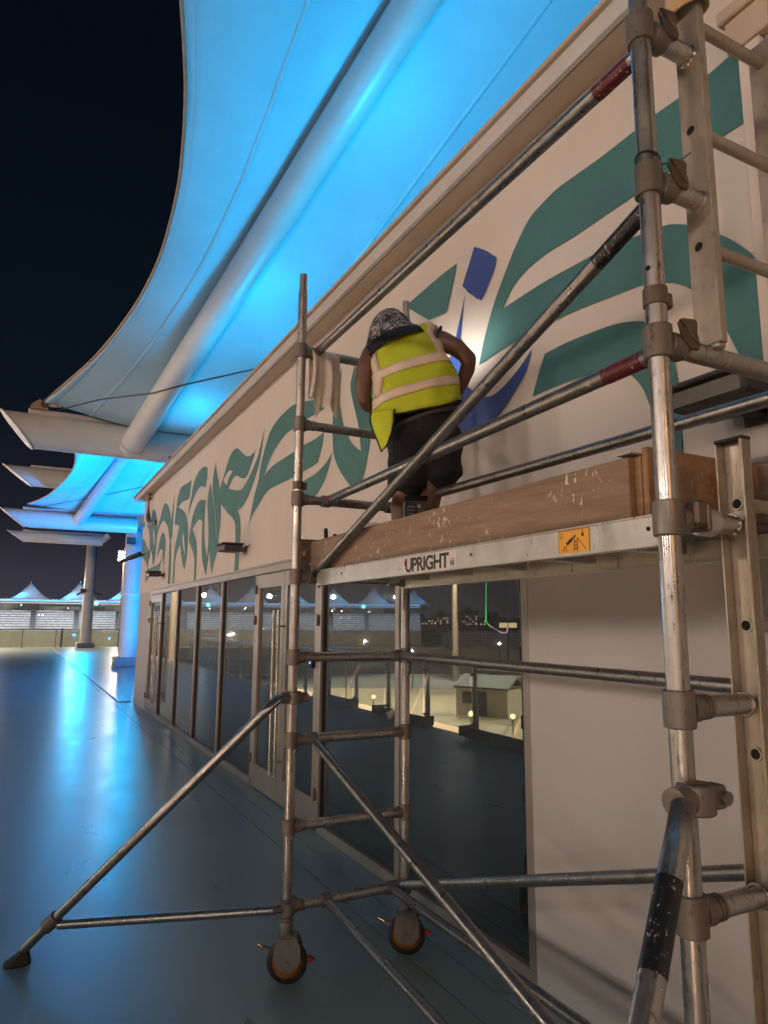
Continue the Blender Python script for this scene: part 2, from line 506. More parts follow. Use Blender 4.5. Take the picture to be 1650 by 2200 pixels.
def spline(txt):
    P = []
    for w in txt.split():
        c = w.endswith('c')
        a, b = w.rstrip('c').split(',')
        P.append((Vector((float(a), float(b))), c))
    n = len(P)
    out = []
    for i in range(n):
        p1, c1 = P[i]
        p2, c2 = P[(i + 1) % n]
        p0 = p1 * 2 - p2 if c1 else P[i - 1][0]
        p3 = p2 * 2 - p1 if c2 else P[(i + 2) % n][0]
        k = 1 if (c1 and c2) else 6
        for j in range(k):
            t = j / k
            q = .5 * ((2 * p1) + (p2 - p0) * t + (2 * p0 - 5 * p1 + 4 * p2 - p3) * t * t + (3 * p1 - p0 - 3 * p2 + p3) * t ** 3)
            out.append(q)
    return out
STROKES = [
 ('t', '15.873,4.166c 15.549,4.04 15.396,3.933c 15.315,4.042 15.193,4.111 14.922,4.034 14.715,3.883 14.511,3.634c 14.551,3.481 14.553,3.266 14.611,3.109 14.661,2.984 14.764,2.867c 14.945,2.984 15.033,3.145 15.381,3.287 15.48,3.524 15.638,3.714 15.936,3.855c 15.875,3.977'),
 ('t', '16.477,4.018c 16.309,3.972 16.241,3.892 16.437,3.818c'),
 ('t', '16.465,3.597 16.104,3.53 15.76,3.379 15.395,3.232c 15.314,3.101c 15.416,3.007 15.496,2.855c 15.678,2.969 16.054,3.113 16.419,3.189c 16.458,3.385'),
 ('t', '14.394,3.006c 14.336,3.192 14.206,3.338 14.065,3.439 13.875,3.465 13.658,3.385 13.527,3.219 13.535,3.069 13.582,2.872 13.636,2.781c 13.747,3.016c 13.823,2.941 13.937,2.857 14.078,2.671c 14.909,2.697 15.543,2.61 15.77,2.558c 15.685,2.707 15.605,2.868c 15.396,2.86c 14.713,2.864 14.32,2.874 14.013,2.914 13.843,3.004 13.804,3.093 13.946,3.152 14.11,3.13'),
 ('t', '14.511,3.634c 14.369,3.751 14.158,3.916 13.964,4.027 13.744,4.03 13.473,3.933 13.243,3.769 13.098,3.581c 12.879,3.544c 12.998,3.265c 13.165,3.233c 13.289,3.395 13.465,3.546 13.834,3.694 14.138,3.669 14.452,3.546 14.549,3.384c'),
 ('t', '12.889,4.074c 12.899,3.79 12.904,3.547 12.912,3.276c 12.993,3.245 12.896,2.869 12.882,2.426c 13.108,2.426c 13.123,2.79 13.148,3.084 13.102,3.276 13.056,3.467 13.099,3.621 13.016,3.857'),
 ('t', '11.476,4.094c 11.533,3.908 11.603,3.776c 11.855,3.792 12.203,3.804 12.486,3.76c 12.317,3.722 11.937,3.608 11.69,3.458 11.569,3.292 11.516,3.067 11.545,2.852 11.626,2.684 11.688,2.601c 11.833,2.681 12.003,2.845 12.145,3.057c 12.35,2.984 12.495,2.838 12.527,2.701 12.522,2.428c 12.672,2.421c 12.658,2.663 12.641,2.944 12.603,3.063 12.503,3.213 12.324,3.404c 12.57,3.462 12.765,3.481c 12.72,3.668 12.662,3.805 12.604,3.941 12.41,4.082 12.058,4.097 11.673,4.076'),
 ('t', '10.385,4.073c 10.376,3.923 10.467,3.773c 10.709,3.839 10.968,3.837 11.219,3.754 11.427,3.639 11.609,3.495c 11.57,3.639 11.44,3.8 11.355,3.945 11.154,4.078 10.942,4.131 10.729,4.141 10.536,4.118'),
 ('t', '10.385,3.564c 10.411,3.393 10.425,3.202 10.373,3.004 10.254,2.803 10.16,2.683c 10.106,2.743c 10.017,2.773c 10.079,2.603 10.169,2.416c 10.321,2.546 10.448,2.677 10.53,2.876 10.56,3.121 10.57,3.268c 10.75,3.325 10.984,3.3 11.216,3.231c 11.027,3.093 10.891,2.979 10.843,2.855 10.821,2.657 10.806,2.393c 10.959,2.391c 10.965,2.618 11.022,2.771 11.212,2.909 11.432,3.053 11.436,3.168 11.371,3.296 11.285,3.431 11.127,3.544 10.877,3.619 10.62,3.615'),
 ('t', '10.135,3.793c 10.019,3.621 9.848,3.361 9.642,2.918c 9.508,2.948c 9.544,2.757 9.69,2.592 9.833,2.428c 9.917,2.546 10.009,2.772c 10.159,2.681c 10.114,2.883 10.153,3.121 10.218,3.319 10.287,3.51 10.232,3.694'),
 ('t', '9.867,4.074c 9.825,3.944 9.683,3.749 9.563,3.605c 9.494,3.67 9.374,3.765 9.258,3.868 9.112,3.971 8.961,4.018 8.777,4.016 8.62,3.955 8.465,3.876 8.289,3.805 8.124,3.778 7.995,3.79 7.922,3.821c 7.988,3.733 8.083,3.658 8.179,3.582 8.308,3.534 8.449,3.551 8.599,3.599 8.752,3.641 8.902,3.626 9.019,3.578 9.1,3.531c 8.879,3.477 8.663,3.434 8.459,3.418 8.298,3.459 8.144,3.519 8.022,3.591 7.879,3.671 7.788,3.745 7.599,3.992c 7.671,3.78 7.73,3.663 7.794,3.577 7.882,3.486 7.997,3.383 8.165,3.27 8.372,3.19 8.608,3.16c 8.525,3.083 8.457,2.962 8.432,2.72 8.469,2.486 8.467,2.375c 8.669,2.38c 8.649,2.539 8.655,2.741 8.682,2.923 8.72,3.018 8.853,3.102 9.085,3.192 9.296,3.291 9.468,3.374c 9.466,3.262 9.453,3.127 9.508,2.948c 9.635,2.917c 9.73,3.208 9.865,3.456 9.997,3.664 9.994,3.853 9.924,3.982'),
 ('t', '8.092,2.907c 7.985,3.113 7.893,3.268 7.779,3.383 7.708,3.536 7.618,3.673 7.51,3.793 7.371,3.903 7.183,3.963 6.939,3.994 6.707,4.002 6.457,3.976 6.145,3.911 5.744,3.831c 5.805,3.723c 5.966,3.73 6.134,3.738 6.362,3.745 6.575,3.741 6.829,3.738 7.124,3.673 7.369,3.567 7.555,3.417c 7.423,3.448 7.199,3.479 6.894,3.483 6.528,3.489 6.242,3.492 5.999,3.486 5.782,3.502c 5.821,3.387 5.914,3.238c 6.078,3.23 6.224,3.226 6.508,3.219 6.871,3.221 7.302,3.224 7.53,3.187 7.763,3.092 7.973,3.01'),
 ('t', '5.57,3.27c 5.625,3.179 5.706,3.083 5.811,2.998 6.011,2.916 6.306,2.953c 6.343,3.123c 6.218,3.133 5.978,3.143 5.733,3.192'),
 ('t', '5.138,3.918c 5.208,3.774 5.146,3.598 5.068,3.439 5.019,3.307 4.984,3.145c 5.115,3.218 5.23,3.317 5.331,3.441 5.396,3.584 5.433,3.74 5.393,3.999c 5.528,3.803 5.581,3.582 5.564,3.311 5.5,3.17 5.374,3.037 5.197,2.9 5.049,2.812c 4.947,2.902 4.881,3.019 4.818,3.174 4.772,3.323 4.677,3.487 4.554,3.639c 4.832,3.783'),
 ('t', '4.577,3.096c 4.501,3.057 4.397,3.002c 4.122,2.919c 4.122,3.013c 4.398,3.077c'),
 ('t', '3.554,4.099c 3.612,3.951 3.679,3.815c 3.703,3.811c 3.91,3.845c 4.243,4.086c 4.134,4.093 3.975,4.098 3.78,4.104'),
 ('b', '3.354,4.115c 3.29,4.069 3.22,4.015 3.162,3.96c 3.126,3.93c 3.15,3.869 3.196,3.815 3.247,3.762 3.291,3.724c 3.319,3.752c 3.329,3.75c 3.37,3.79 3.412,3.825c 3.433,3.844 3.444,3.862c 3.493,3.911c 3.453,3.973 3.407,4.038'),
 ('b', '3.455,3.854c 3.485,3.754 3.509,3.631 3.529,3.481 3.51,3.331 3.478,3.263 3.426,3.202 3.344,3.14 3.265,3.102 3.188,3.088 3.103,3.104 3.012,3.139 2.915,3.188 2.827,3.245c 2.883,3.137 2.971,3.058 3.061,2.993 3.145,2.946 3.25,2.938 3.37,2.926 3.528,2.934 3.732,2.977c 3.789,3.245c 3.667,3.443 3.596,3.551 3.536,3.675'),
 ('t', '3.323,3.319c 3.26,3.473 3.166,3.64 3.057,3.783 2.97,3.885 2.886,3.964 2.806,4.018 2.714,4.041 2.586,4.059 2.441,4.052 2.27,4.041 2.07,4.039 1.947,4.039 1.815,4.03 1.683,4.028 1.56,4.037 1.464,4.037c 1.489,3.707c 1.601,3.715 1.814,3.723 1.969,3.717 2.08,3.722 2.306,3.723 2.48,3.724 2.67,3.735 2.803,3.727 2.912,3.704 3.003,3.658 3.081,3.582c 2.933,3.584 2.706,3.583 2.463,3.568 2.246,3.551 2.064,3.515 1.936,3.49 1.863,3.461 1.77,3.401 1.675,3.319 1.595,3.235 1.529,3.143 1.496,3.062 1.481,2.985 1.47,2.834 1.449,2.623 1.419,2.451c 1.539,2.515c 1.591,2.699 1.633,2.817 1.675,2.921 1.73,3.03 1.799,3.125 1.865,3.184 1.936,3.224 2.059,3.27 2.261,3.298 2.501,3.325 2.689,3.333 2.895,3.336 3.123,3.334'),
 ('t', '2.834,2.975c 2.778,3.09 2.724,3.181c 2.56,3.181 2.362,3.167 2.226,3.15 2.12,3.121 2.051,3.089 1.978,3.023 1.937,2.935 1.916,2.848 1.902,2.727 1.902,2.611 1.904,2.46 1.908,2.349c 1.987,2.363c 1.994,2.518 2.016,2.61 2.057,2.709 2.091,2.796 2.157,2.879 2.261,2.935 2.445,2.963 2.664,2.976'),
 ('c', '15.006,3.681c 14.841,3.513 14.676,3.266c 14.856,3.371 15.027,3.555'),
 ('c', '11.957,3.26c 11.81,3.096 11.671,2.836c 11.874,3.013 11.974,3.158'),
 ('c', '8.902,3.733c 9.081,3.772 9.239,3.749 9.379,3.695c 9.213,3.59c 9.097,3.67 9.007,3.705'),
]

for i, (c, txt) in enumerate(STROKES):
    x = W - .0012 - .0003 * i
    pts = [(x - W + W, q.x, q.y) for q in spline(txt)]
    mb = MB().add(pts, [tuple(range(len(pts)))])
    o = mb.build('painted_gap' if c == 'c' else 'painted_stroke', M['wall'] if c == 'c' else M['blue' if c == 'b' else 'teal'], wall,
                 {'b': 'freshly painted blue brush stroke', 't': None, 'c': None}[c], fix=False)
# pale fringe of primer round the fresh blue patch
# glazing: head, sill, mullions and panes
GX = W + .045        # plane of the glass
bpart(MB().box((W + .002, 2.935, 2.29), (W + .07, 14.955, 2.3705), .004), 'window_head', M['frame'])
bpart(MB().box((W - .012, 2.935, 2.366), (W + .03, 14.955, 2.392), .003), 'head_trim', M['frame'])
for y0, y1 in ((2.935, 5.80), (7.74, 14.955)):
    bpart(MB().box((W + .004, y0, 0.0), (W + .075, y1, .075), .004), 'window_sill', M['frame'])
mull = [2.965, 4.38, 5.815, 7.735, 9.26, 10.73, 12.20, 13.66, 14.93]
for y in mull:
    bpart(MB().box((W + .006, y - .03, .0755), (W + .072, y + .03, 2.2895), .004), 'mullion', M['frame'])
    bpart(MB().box((W + .030, y - .048, .0757), (W + .052, y - .0303, 2.289)), 'gasket', M['gasket'])
def pane(y0, y1, z0=.076, z1=2.2893, parent=None):
    return bpart(MB().box((GX, y0 + .012, z0), (GX + .012, y1 - .012, z1)), 'pane', M['glass'], parent)
for a, b in zip(mull[:-1], mull[1:]):
    if abs(a - 5.815) < .01 or abs(a - 13.66) < .01:
        continue
    pane(a + .02, b - .02)
bpart(MB().box((GX + .08, 2.97, .01), (GX + .12, 14.9, 2.36)), 'dark_lining', M['gasket'])
def leaf(ya, yb, hy, hinge_y):
    """one glazed door leaf between ya and yb, pull handle at hy, hinges at hinge_y"""
    w = .085
    fr = MB()
    for lo, hi in (((W + .008, ya, .012), (W + .06, ya + w, 2.283)), ((W + .008, yb - w, .012), (W + .06, yb, 2.283)),
                   ((W + .0085, ya + w, .012), (W + .0595, yb - w, .25)), ((W + .0085, ya + w, 2.13), (W + .0595, yb - w, 2.283))):
        fr.box(lo, hi, .003)
    d = bpart(fr, 'door_leaf', M['frame'])
    pn = MB().box((GX - .01, ya + w + .002, .2502), (GX + .002, yb - w - .002, 2.1298)).build('pane', M['glass'], d)
    h = MB()
    for z in (.42, 1.72):
        h.tube((W + .02, hy, z), (W - .065, hy, z), .011, n=12)
    h.tube((W - .065, hy, .28), (W - .065, hy, 1.88), .016, n=14)
    h.build('pull_handle', M['steel'], d)
    for z in (.30, 1.78, 2.12):
        MB().tube((W - .004, hinge_y, z - .05), (W - .004, hinge_y, z + .05), .014, n=12).box((W + .0, hinge_y - .03, z - .03), (W + .0075, hinge_y + .03, z + .03)).build('hinge', M['latch'], d)
    return d
d1 = leaf(6.79, 7.70, 6.865, 7.715)
d2 = leaf(5.85, 6.775, 6.715, 5.835)
MB().box((W - .03, 5.90, 1.36), (W + .0078, 5.97, 1.50), .004).build('lock_box', M['gasket'], d2)
MB().box((W - .032, 5.925, 1.395), (W - .0301, 5.950, 1.42)).build('status_light', glow('blue_status_light', (.05, .25, 1), 6), d2)
d3 = leaf(13.70, 14.89, 13.80, 14.9)
MB().tube((W - .065, 13.62, .28), (W - .065, 13.62, 1.88), .016, n=12).tube((W + .03, 13.62, .42), (W - .065, 13.62, .42), .011).tube((W + .03, 13.62, 1.72), (W - .065, 13.62, 1.72), .011).build('pull_handle', M['steel'], d3)

# downpipe, camera and wall lamps on the facade
pts = [(2.30, 15.35, 4.47), (2.30, 15.35, 3.98), (2.305, 15.28, 3.87), (2.32, 15.10, 3.80), (2.34, 14.9, 3.78), (2.379, 14.72, 3.775)]
o = MB().path(pts, .045, 14).ring((2.30, 15.35, 4.36), (0, 0, 1), .04, .056, .06).build('rain_pipe', M['coupler'])
tag(o, 'short brown bent rain pipe under the far end of the eaves', 'pipe')
cv = empty('security_camera', (W, 15.4, 3.18), 0, 'black security camera on an arm at the far wall corner', 'camera')
MB().box((-.05, -.06, -.07), (-.0025, .06, .07), .01).build('wall_plate', M['plinth'], cv)
MB().path([(-.04, 0, 0), (-.12, .03, -.02), (-.2, .06, -.03)], .022, 10).build('arm', M['rubber'], cv)
MB().tube((-.18, .02, -.01), (-.36, .22, -.09), .055, .05, 14).build('body', M['rubber'], cv)
MB().tube((-.34, .2, -.075), (-.50, .36, -.16), .035, .045, 14).build('hood', M['rubber'], cv)

def wall_lamp(y, z, label, tilt=0.0):
    e = empty('wall_lamp', (W, y, z), 0, label, 'wall lamp', 'floodlight boxes along the facade')
    T = Matrix.Rotation(R(tilt), 4, 'Y')
    MB().box((-.30, -.155, -.030), (-.075, .155, .045), .012, T).build('housing', M['lampbody'], e)
    MB().box((-.325, -.175, .046), (-.065, .175, .064), .006, T).build('lid', M['lampbody'], e)
    MB().box((-.302, -.135, -.022), (-.3005, .135, .036), 0, T).build('lens', M['lamplens'], e)
    MB().box((-.0725, -.03, -.025), (-.012, .03, .025), .006).box((-.0118, -.06, -.05), (-.0025, .06, .05), .003).build('bracket', M['latch'], e)
    return e
M['lampbody'] = plain('dark_lamp_housing', (.045, .042, .040), .5, var=.2, scale=15)
M['lamplens'] = plain('unlit_lamp_lens', (.16, .15, .14), .25)
wall_lamp(1.56, 2.545, 'large dark lamp box on the wall behind the ladder, nearest of three', 4)
wall_lamp(8.20, 2.62, 'dark lamp box on the wall above the glass double door', 0)
wall_lamp(13.55, 2.62, 'small dark lamp box at the far end of the mural', 0)

# ---------------------------------------------------------------- canopies
def edge_curve(pts, n=40):
    pts = [Vector(p) for p in pts]
    out = []
    k = len(pts)
    for i in range(k - 1):
        p1, p2 = pts[i], pts[i + 1]
        p0 = pts[i - 1] if i else p1 * 2 - p2
        p3 = pts[i + 2] if i < k - 2 else p2 * 2 - p1
        for j in range(n // (k - 1) + 1):
            t = j / (n // (k - 1) + 1)
            out.append(.5 * ((2 * p1) + (p2 - p0) * t + (2 * p0 - 5 * p1 + 4 * p2 - p3) * t * t + (3 * p1 - p0 - 3 * p2 + p3) * t ** 3))
    out.append(pts[-1])
    return out

def beam(y, zc, r, x0, x1, label, cut=.62):
    """horizontal box-tube beam across the deck with a raked end plate at x0"""
    e = empty('canopy_beam', (x0, y, zc), 0, label, 'beam', 'white canopy beams')
    n = 28
    vs = []
    for i in range(n):
        a = 2 * math.pi * i / n
        h = math.sin(a) * r
        vs.append((-(h / r) * cut * .5 - cut * .5, math.cos(a) * r * .8, h))
    ve = [(x1 - x0, math.cos(2 * math.pi * i / n) * r * .8, math.sin(2 * math.pi * i / n) * r) for i in range(n)]
    MB().add(vs + ve, [(i, (i + 1) % n, n + (i + 1) % n, n + i) for i in range(n)], True).add(ve, [tuple(range(n))]).build('tube', M['white_steel'], e)
    pl = [(p[0] - .012, p[1] * 1.06, p[2] * 1.05) for p in vs]
    MB().prism(pl, (-.03, 0, 0)).build('end_plate', M['white_steel'], e)
    MB().box((-.15, -.06, r - .02), (x1 - x0, .06, r + .085), .01).build('top_flange', M['white_steel'], e)
    return e

def membrane(name, edge, ytop, tube_a, tube_b, label, xmax=11.0, beam_z=None, s_max=1.0):
    """tensioned sheet: free edge on the deck side, carried by a raking tube, running on over the roof"""
    E = edge_curve(edge)
    A, B = Vector(tube_a), Vector(tube_b)
    rows = []
    for p in E:
        t = (A.y - p.y) / (A.y - B.y)
        tp = A + (B - A) * t
        if t > 1.25:      # past the ridge the tube levels off
            tp.z = (A + (B - A) * 1.25).z + (t - 1.25) * .9 - (t - 1.25) ** 2 * .42
        top = Vector((tp.x, p.y, tp.z + .29))
        near = 1 - math.exp(-max(0, A.y - p.y) / 2.2)
        row = []
        nl = 12
        for j in range(nl):
            q = j / nl
            z = p.z * (1 - q) + top.z * q - .12 * near * math.sin(math.pi * q)
            row.append(Vector((p.x + (top.x - p.x) * q, p.y, z)))
        nr = 16
        for j in range(nr + 1):
            q = j / nr
            x = top.x + (xmax - top.x) * q
            z = top.z + near * (.20 * (x - top.x) - .012 * (x - top.x) ** 2) - near * .18 * math.sin(math.pi * min(1, (x - top.x) / 3.0))
            row.append(Vector((x, p.y, z)))
        rows.append(row)
    e = empty('shade_canopy', E[0], 0, label, 'canopy', 'tensioned fabric canopies')
    def put(mb, nm, mt):
        o = mb.build(nm, mt, e)
        o.location = -Vector(e.location)
        return o
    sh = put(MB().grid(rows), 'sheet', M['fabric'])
    md = sh.modifiers.new('thickness', 'SOLIDIFY'); md.thickness = .006; md.offset = 1
    put(MB().path(E, .020, 8), 'edge_cable', M['edgecable'])
    hem = [[r[0] + Vector((0, 0, -.012)), r[0].lerp(r[12], .10) + Vector((0, 0, -.014))] for r in rows]
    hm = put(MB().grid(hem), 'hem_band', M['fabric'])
    hm.modifiers.new('thickness', 'SOLIDIFY').thickness = .003
    # seams of the sheet
    for cj in (6, 15, 18, 22):
        s = [[r[cj] + Vector((-.035, 0, -.010)), r[cj] + Vector((.035, 0, -.010))] for r in rows]
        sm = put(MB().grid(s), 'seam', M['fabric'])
        sm.modifiers.new('thickness', 'SOLIDIFY').thickness = .003
    return e
M['edgecable'] = plain('rusty_edge_cable', (.42, .26, .17), .5)

def rafter(a, b, r, label, t1=1.9):
    A, B = Vector(a), Vector(b)
    e = empty('canopy_rafter', A, 0, label, 'tube', 'raking canopy tubes')
    MB().tube((0, 0, 0), (B - A) * t1, r, n=28).build('tube', M['white_steel'], e)
    d = (B - A).normalized()
    MB().ring(d * .16, d, r * .99, r + .035, .10, 28).build('collar', M['white_steel'], e)
    return e

def tie(name, pts, r, label):
    o = MB().path(pts, r, 8).build(name, M['cable'])
    return tag(o, label, 'cable', 'canopy tie cables')

# bay over the scaffold
beam(13.5, 5.085, .315, .03, 11.5, 'white tubular beam with raked end, nearest of the canopy beams', .56)
edge1 = [(0.117, 13.3, 5.60), (0.465, 12.4, 5.78), (0.748, 11.6, 5.926), (0.993, 10.8, 6.128), (1.188, 9.9, 6.328), (1.281, 9.0, 6.486), (1.292, 8.3, 6.645),
         (1.258, 7.6, 6.78), (1.179, 7.0, 6.93), (1.07, 6.4, 7.01), (0.949, 5.9, 7.05), (0.826, 5.4, 7.01), (.60, 4.5, 6.9), (.30, 3.4, 6.7), (-.05, 2.0, 6.4), (-.4, .3, 6.1), (-.6, -2.5, 5.9)]
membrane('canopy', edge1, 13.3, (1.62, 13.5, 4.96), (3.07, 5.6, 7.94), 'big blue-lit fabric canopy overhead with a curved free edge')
rafter((1.62, 13.5, 4.96), (3.07, 5.6, 7.94), .215, 'thick white tube climbing under the nearest fabric canopy')
tie('tie_cable', [(.384, 13.2, 5.46), (.95, 12.1, 5.42), (1.56, 10.6, 5.18), (1.98, 10.5, 5.35), (3.03, 10.0, 5.65), (4.2, 9.4, 5.9)], .014, 'thin dark cable crossing beneath the nearest canopy sheet')
# tensioning bracket at the beam tip
tb = empty('tension_bracket', (.10, 13.40, 5.44), 0, 'rusty shackle and turnbuckle at the tip of the nearest beam', 'bracket')
MB().prism([(-.20, -.03, .03), (.10, -.03, .03), (.06, -.03, .16), (-.06, -.03, .21), (-.18, -.03, .10)], (0, .06, 0)).build('lug_plate', M['edgecable'], tb)
MB().ring((.03, 0, .13), (0, 1, 0), .03, .065, .12, 16).build('shackle', M['cable'], tb)
MB().tube((.05, 0, .13), (.30, -.18, .08), .016, n=8).tube((.12, -.05, .115), (.24, -.14, .09), .030, n=10).build('turnbuckle', M['edgecable'], tb)
MB().path([(.03, 0, .14), (.05, -.05, .18), (.02, -.10, .20)], .014, 8).build('cable_end', M['edgecable'], tb)

# second bay
beam(29.4, 5.60, .34, .0, 4.0, 'white tubular beam carried by the wide blue-lit column', .9)
edge2 = [(-.02, 29, 6.09), (.40, 27.6, 6.10), (.685, 26, 6.09), (.96, 23, 6.03), (1.033, 20, 5.88), (.859, 17, 5.70), (.70, 15.2, 5.62)]
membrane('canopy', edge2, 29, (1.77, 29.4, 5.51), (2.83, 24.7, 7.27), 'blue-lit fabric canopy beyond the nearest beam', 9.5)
rafter((1.77, 29.4, 5.55), (2.83, 24.7, 7.31), .23, 'white tube under the second fabric canopy, beyond the nearest beam', 2.2)
tie('tie_cable', [(.3, 28.9, 5.95), (2.0, 27.5, 6.25), (4.2, 25.6, 6.7)], .016, 'thin dark cable beneath the second canopy sheet')
tb2 = empty('tension_bracket', (.10, 29.3, 6.0), 0, 'dark shackle bracket at the tip of the second beam', 'bracket')
MB().prism([(-.15, -.04, 0), (.5, -.04, 0), (.45, -.04, .16), (.2, -.04, .24), (-.05, -.04, .16)], (0, .08, 0)).build('lug_plate', M['cable'], tb2)
# high warm beam seen through the gap
beam(35.0, 8.25, .45, .14, 9.0, 'brownish unlit beam seen through the gap between two canopies', 1.25)
# third bay
beam(47.0, 6.78, .33, .03, 4.4, 'farthest white beam above the slim column', 1.0)
edge3 = [(.10, 46.6, 7.3), (.9, 43, 7.25), (1.5, 39, 7.1), (1.7, 35.6, 6.9), (1.3, 32, 6.6), (.7, 30, 6.4)]
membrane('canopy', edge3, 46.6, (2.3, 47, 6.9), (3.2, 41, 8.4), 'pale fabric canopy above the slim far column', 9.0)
tb3 = empty('tension_bracket', (.30, 46.9, 7.16), 0, 'dark bracket on the tip of the farthest beam', 'bracket')
MB().prism([(-.1, -.05, 0), (.9, -.05, 0), (.8, -.05, .25), (.5, -.05, .36), (.2, -.05, .22)], (0, .1, 0)).build('lug_plate', M['cable'], tb3)

def column(x, y, r, h, top, pl, plh, label):
    e = empty('canopy_column', (x, y, 0), 0, label, 'column', 'white canopy columns')
    MB().lathe([(r * 1.08, plh), (r, plh + .05), (r, h), (0, h)], n=32).build('shaft', M['white_steel'], e)
    MB().box((-pl, -pl, 0), (pl, pl, plh), .02).build('plinth', M['plinth'], e)
    MB().ring((0, 0, h * .52), (0, 0, 1), r, r + .015, .05, 32).build('band', M['white_steel'], e)
    MB().tube((0, 0, h - .25), (-top[0], 0, h + top[1]), r * .62, n=20).build('head_strut', M['white_steel'], e)
    MB().tube((r * .92, -r * .5, plh), (r * .92, -r * .5, h * .5), .03, n=8).build('conduit', M['white_steel'], e)
    return e
column(4.02, 29.75, .37, 5.40, (-.75, .55), .52, .36, 'wide blue-lit column on a square plinth by the building corner')
c1 = column(4.15, 51.2, .35, 7.0, (-1.0, .6), .55, .30, 'slim far column standing before the glass balustrade')
spk = MB()
for s in (-1, 1):
    spk.path([(s * .34, -.1, 3.55), (s * .55, -.2, 3.6), (s * .75, -.3, 3.48)], .06, 8)
spk.build('floodlight_pair', M['rubber'], c1)

# ================================================================ scaffold tower
XF, XB, YN, YF = 1.314, 1.994, 1.103, 3.555
TR = .0254
sc = empty('scaffold_tower', (XF, YF, 0), 0, 'grey aluminium mobile scaffold tower on orange wheels beside the mural wall', 'scaffold')
def spart(mb, name, mat, label=None, parent=None):
    o = mb.build(name, mat, parent or sc, label)
    if parent is None:
        o.location = (-XF, -YF, 0)
    return o
def post(x, y, z0, z1, joint, mat='tube'):
    p = spart(MB().tube((x, y, z0), (x, y, z1 - .10), TR, n=24).tube((x, y, z1 - .0998), (x, y, z1), TR - .0035, n=20), 'post', M[mat])
    if joint:
        spart(MB().ring((x, y, joint), (0, 0, 1), TR, TR + .004, .045, 24).box((x + .018, y - .012, joint - .02), (x + .05, y + .012, joint + .02), .004), 'joint_collar', M['latch'], parent=p)
    spart(MB().tube((x - TR - .0008, y - .004, joint + .07), (x - TR + .004, y - .004, joint + .07), .0065, n=12), 'pin_hole_disc', M['hole'], parent=p)
    return p
post(XF, YF, .17, 3.75, 2.505)
post(XB, YF, .17, 3.74, 2.505)
post(XF, YN, .17, 3.95, 2.545)
post(XB, YN, .17, 3.95, 2.545)
RZ = [3.285, 2.855, 2.430, 2.003, 1.577, 1.156, .727, .346]
def coupler(x, y, z, sx):
    """cast sleeve on the post with a collar that grips the rung"""
    mb = MB().ring((x, y, z), (0, 0, 1), TR - .0005, TR + .0095, .082, 24)
    mb.tube((x + sx * .024, y, z), (x + sx * .052, y, z), .0315, n=20)
    for k in (.060, .072, .084):
        mb.ring((x + sx * k, y, z), (1, 0, 0), .0245, .0285, .006, 20)
    return spart(mb, 'coupler', M['coupler'])
for z in RZ:
    spart(MB().tube((XF + .03, YF, z), (XB - .03, YF, z), TR, n=20), 'rung', M['tube'])
    coupler(XF, YF, z, 1)
    coupler(XB, YF, z, -1)
# near end frame: the rungs are cut by a built-in ladder
LX1, LX2 = 1.505, 1.830
for i, z in enumerate(RZ):
    coupler(XF, YN, z, 1)
    coupler(XB, YN, z, -1)
    if i in (2, 7):
        spart(MB().tube((XF + .03, YN, z), (XB - .03, YN, z), TR, n=20), 'rung', M['tube'])
    else:
        lx = LX1 if i < 3 else 1.548
        spart(MB().tube((XF + .03, YN, z), (lx - .011, YN, z), TR - .001, n=20).ring((lx - .013, YN, z), (1, 0, 0), .022, .029, .006, 18), 'rung', M['tube'])
        spart(MB().tube((LX2 + .014, YN, z), (XB - .03, YN, z), TR - .001, n=20), 'rung', M['tube'])
# upper ladder: closed box stiles
def box_stile(x, z0, z1):
    return spart(MB().box((x - .012, YN - .040, z0), (x + .014, YN + .036, z1), .002), 'ladder_stile', M['ladder'])
st = box_stile(LX1, 2.458, 3.47)
st2 = box_stile(LX2, 2.458, 3.47)
for z in (3.40, 3.065, 2.73):
    spart(MB().tube((LX1 + .0145, YN, z), (LX2 - .0125, YN, z), .0165, n=16), 'ladder_rung', M['ladder'])
for z in (3.065, 2.73):
    h = MB().ring((LX1 - .0125, YN + .004, z), (1, 0, 0), .0125, .0165, .003, 18)
    spart(h, 'hole_rim', M['ladder'], parent=st)
    spart(MB().tube((LX1 - .0124, YN + .004, z), (LX1 - .0121, YN + .004, z), .0125, n=16), 'rung_hole_disc', M['hole'], parent=st)
spart(MB().sphere((LX1, YN - .02, 2.452), (.02, .018, .012), 12, 8), 'weld', M['ladder'], parent=st)
# tan sleeve round the ladder top
sl = MB()
for k, rr in ((0, .050), (1, .046)):
    pass
rows = []
for zz in (3.425, 3.43, 3.545, 3.55):
    rows.append([(LX1 + .004 + math.cos(a) * .052, YN + math.sin(a) * .058, zz + .012 * math.cos(a)) for a in [2 * math.pi * i / 28 for i in range(28)]])
o = sl.grid(rows, True, True)
o = spart(sl, 'tan_sleeve', plain('tan_plastic_sleeve', (.62, .42, .22), .45), 'tan plastic sleeve on top of the ladder', parent=st)
o.modifiers.new('thickness', 'SOLIDIFY').thickness = .006
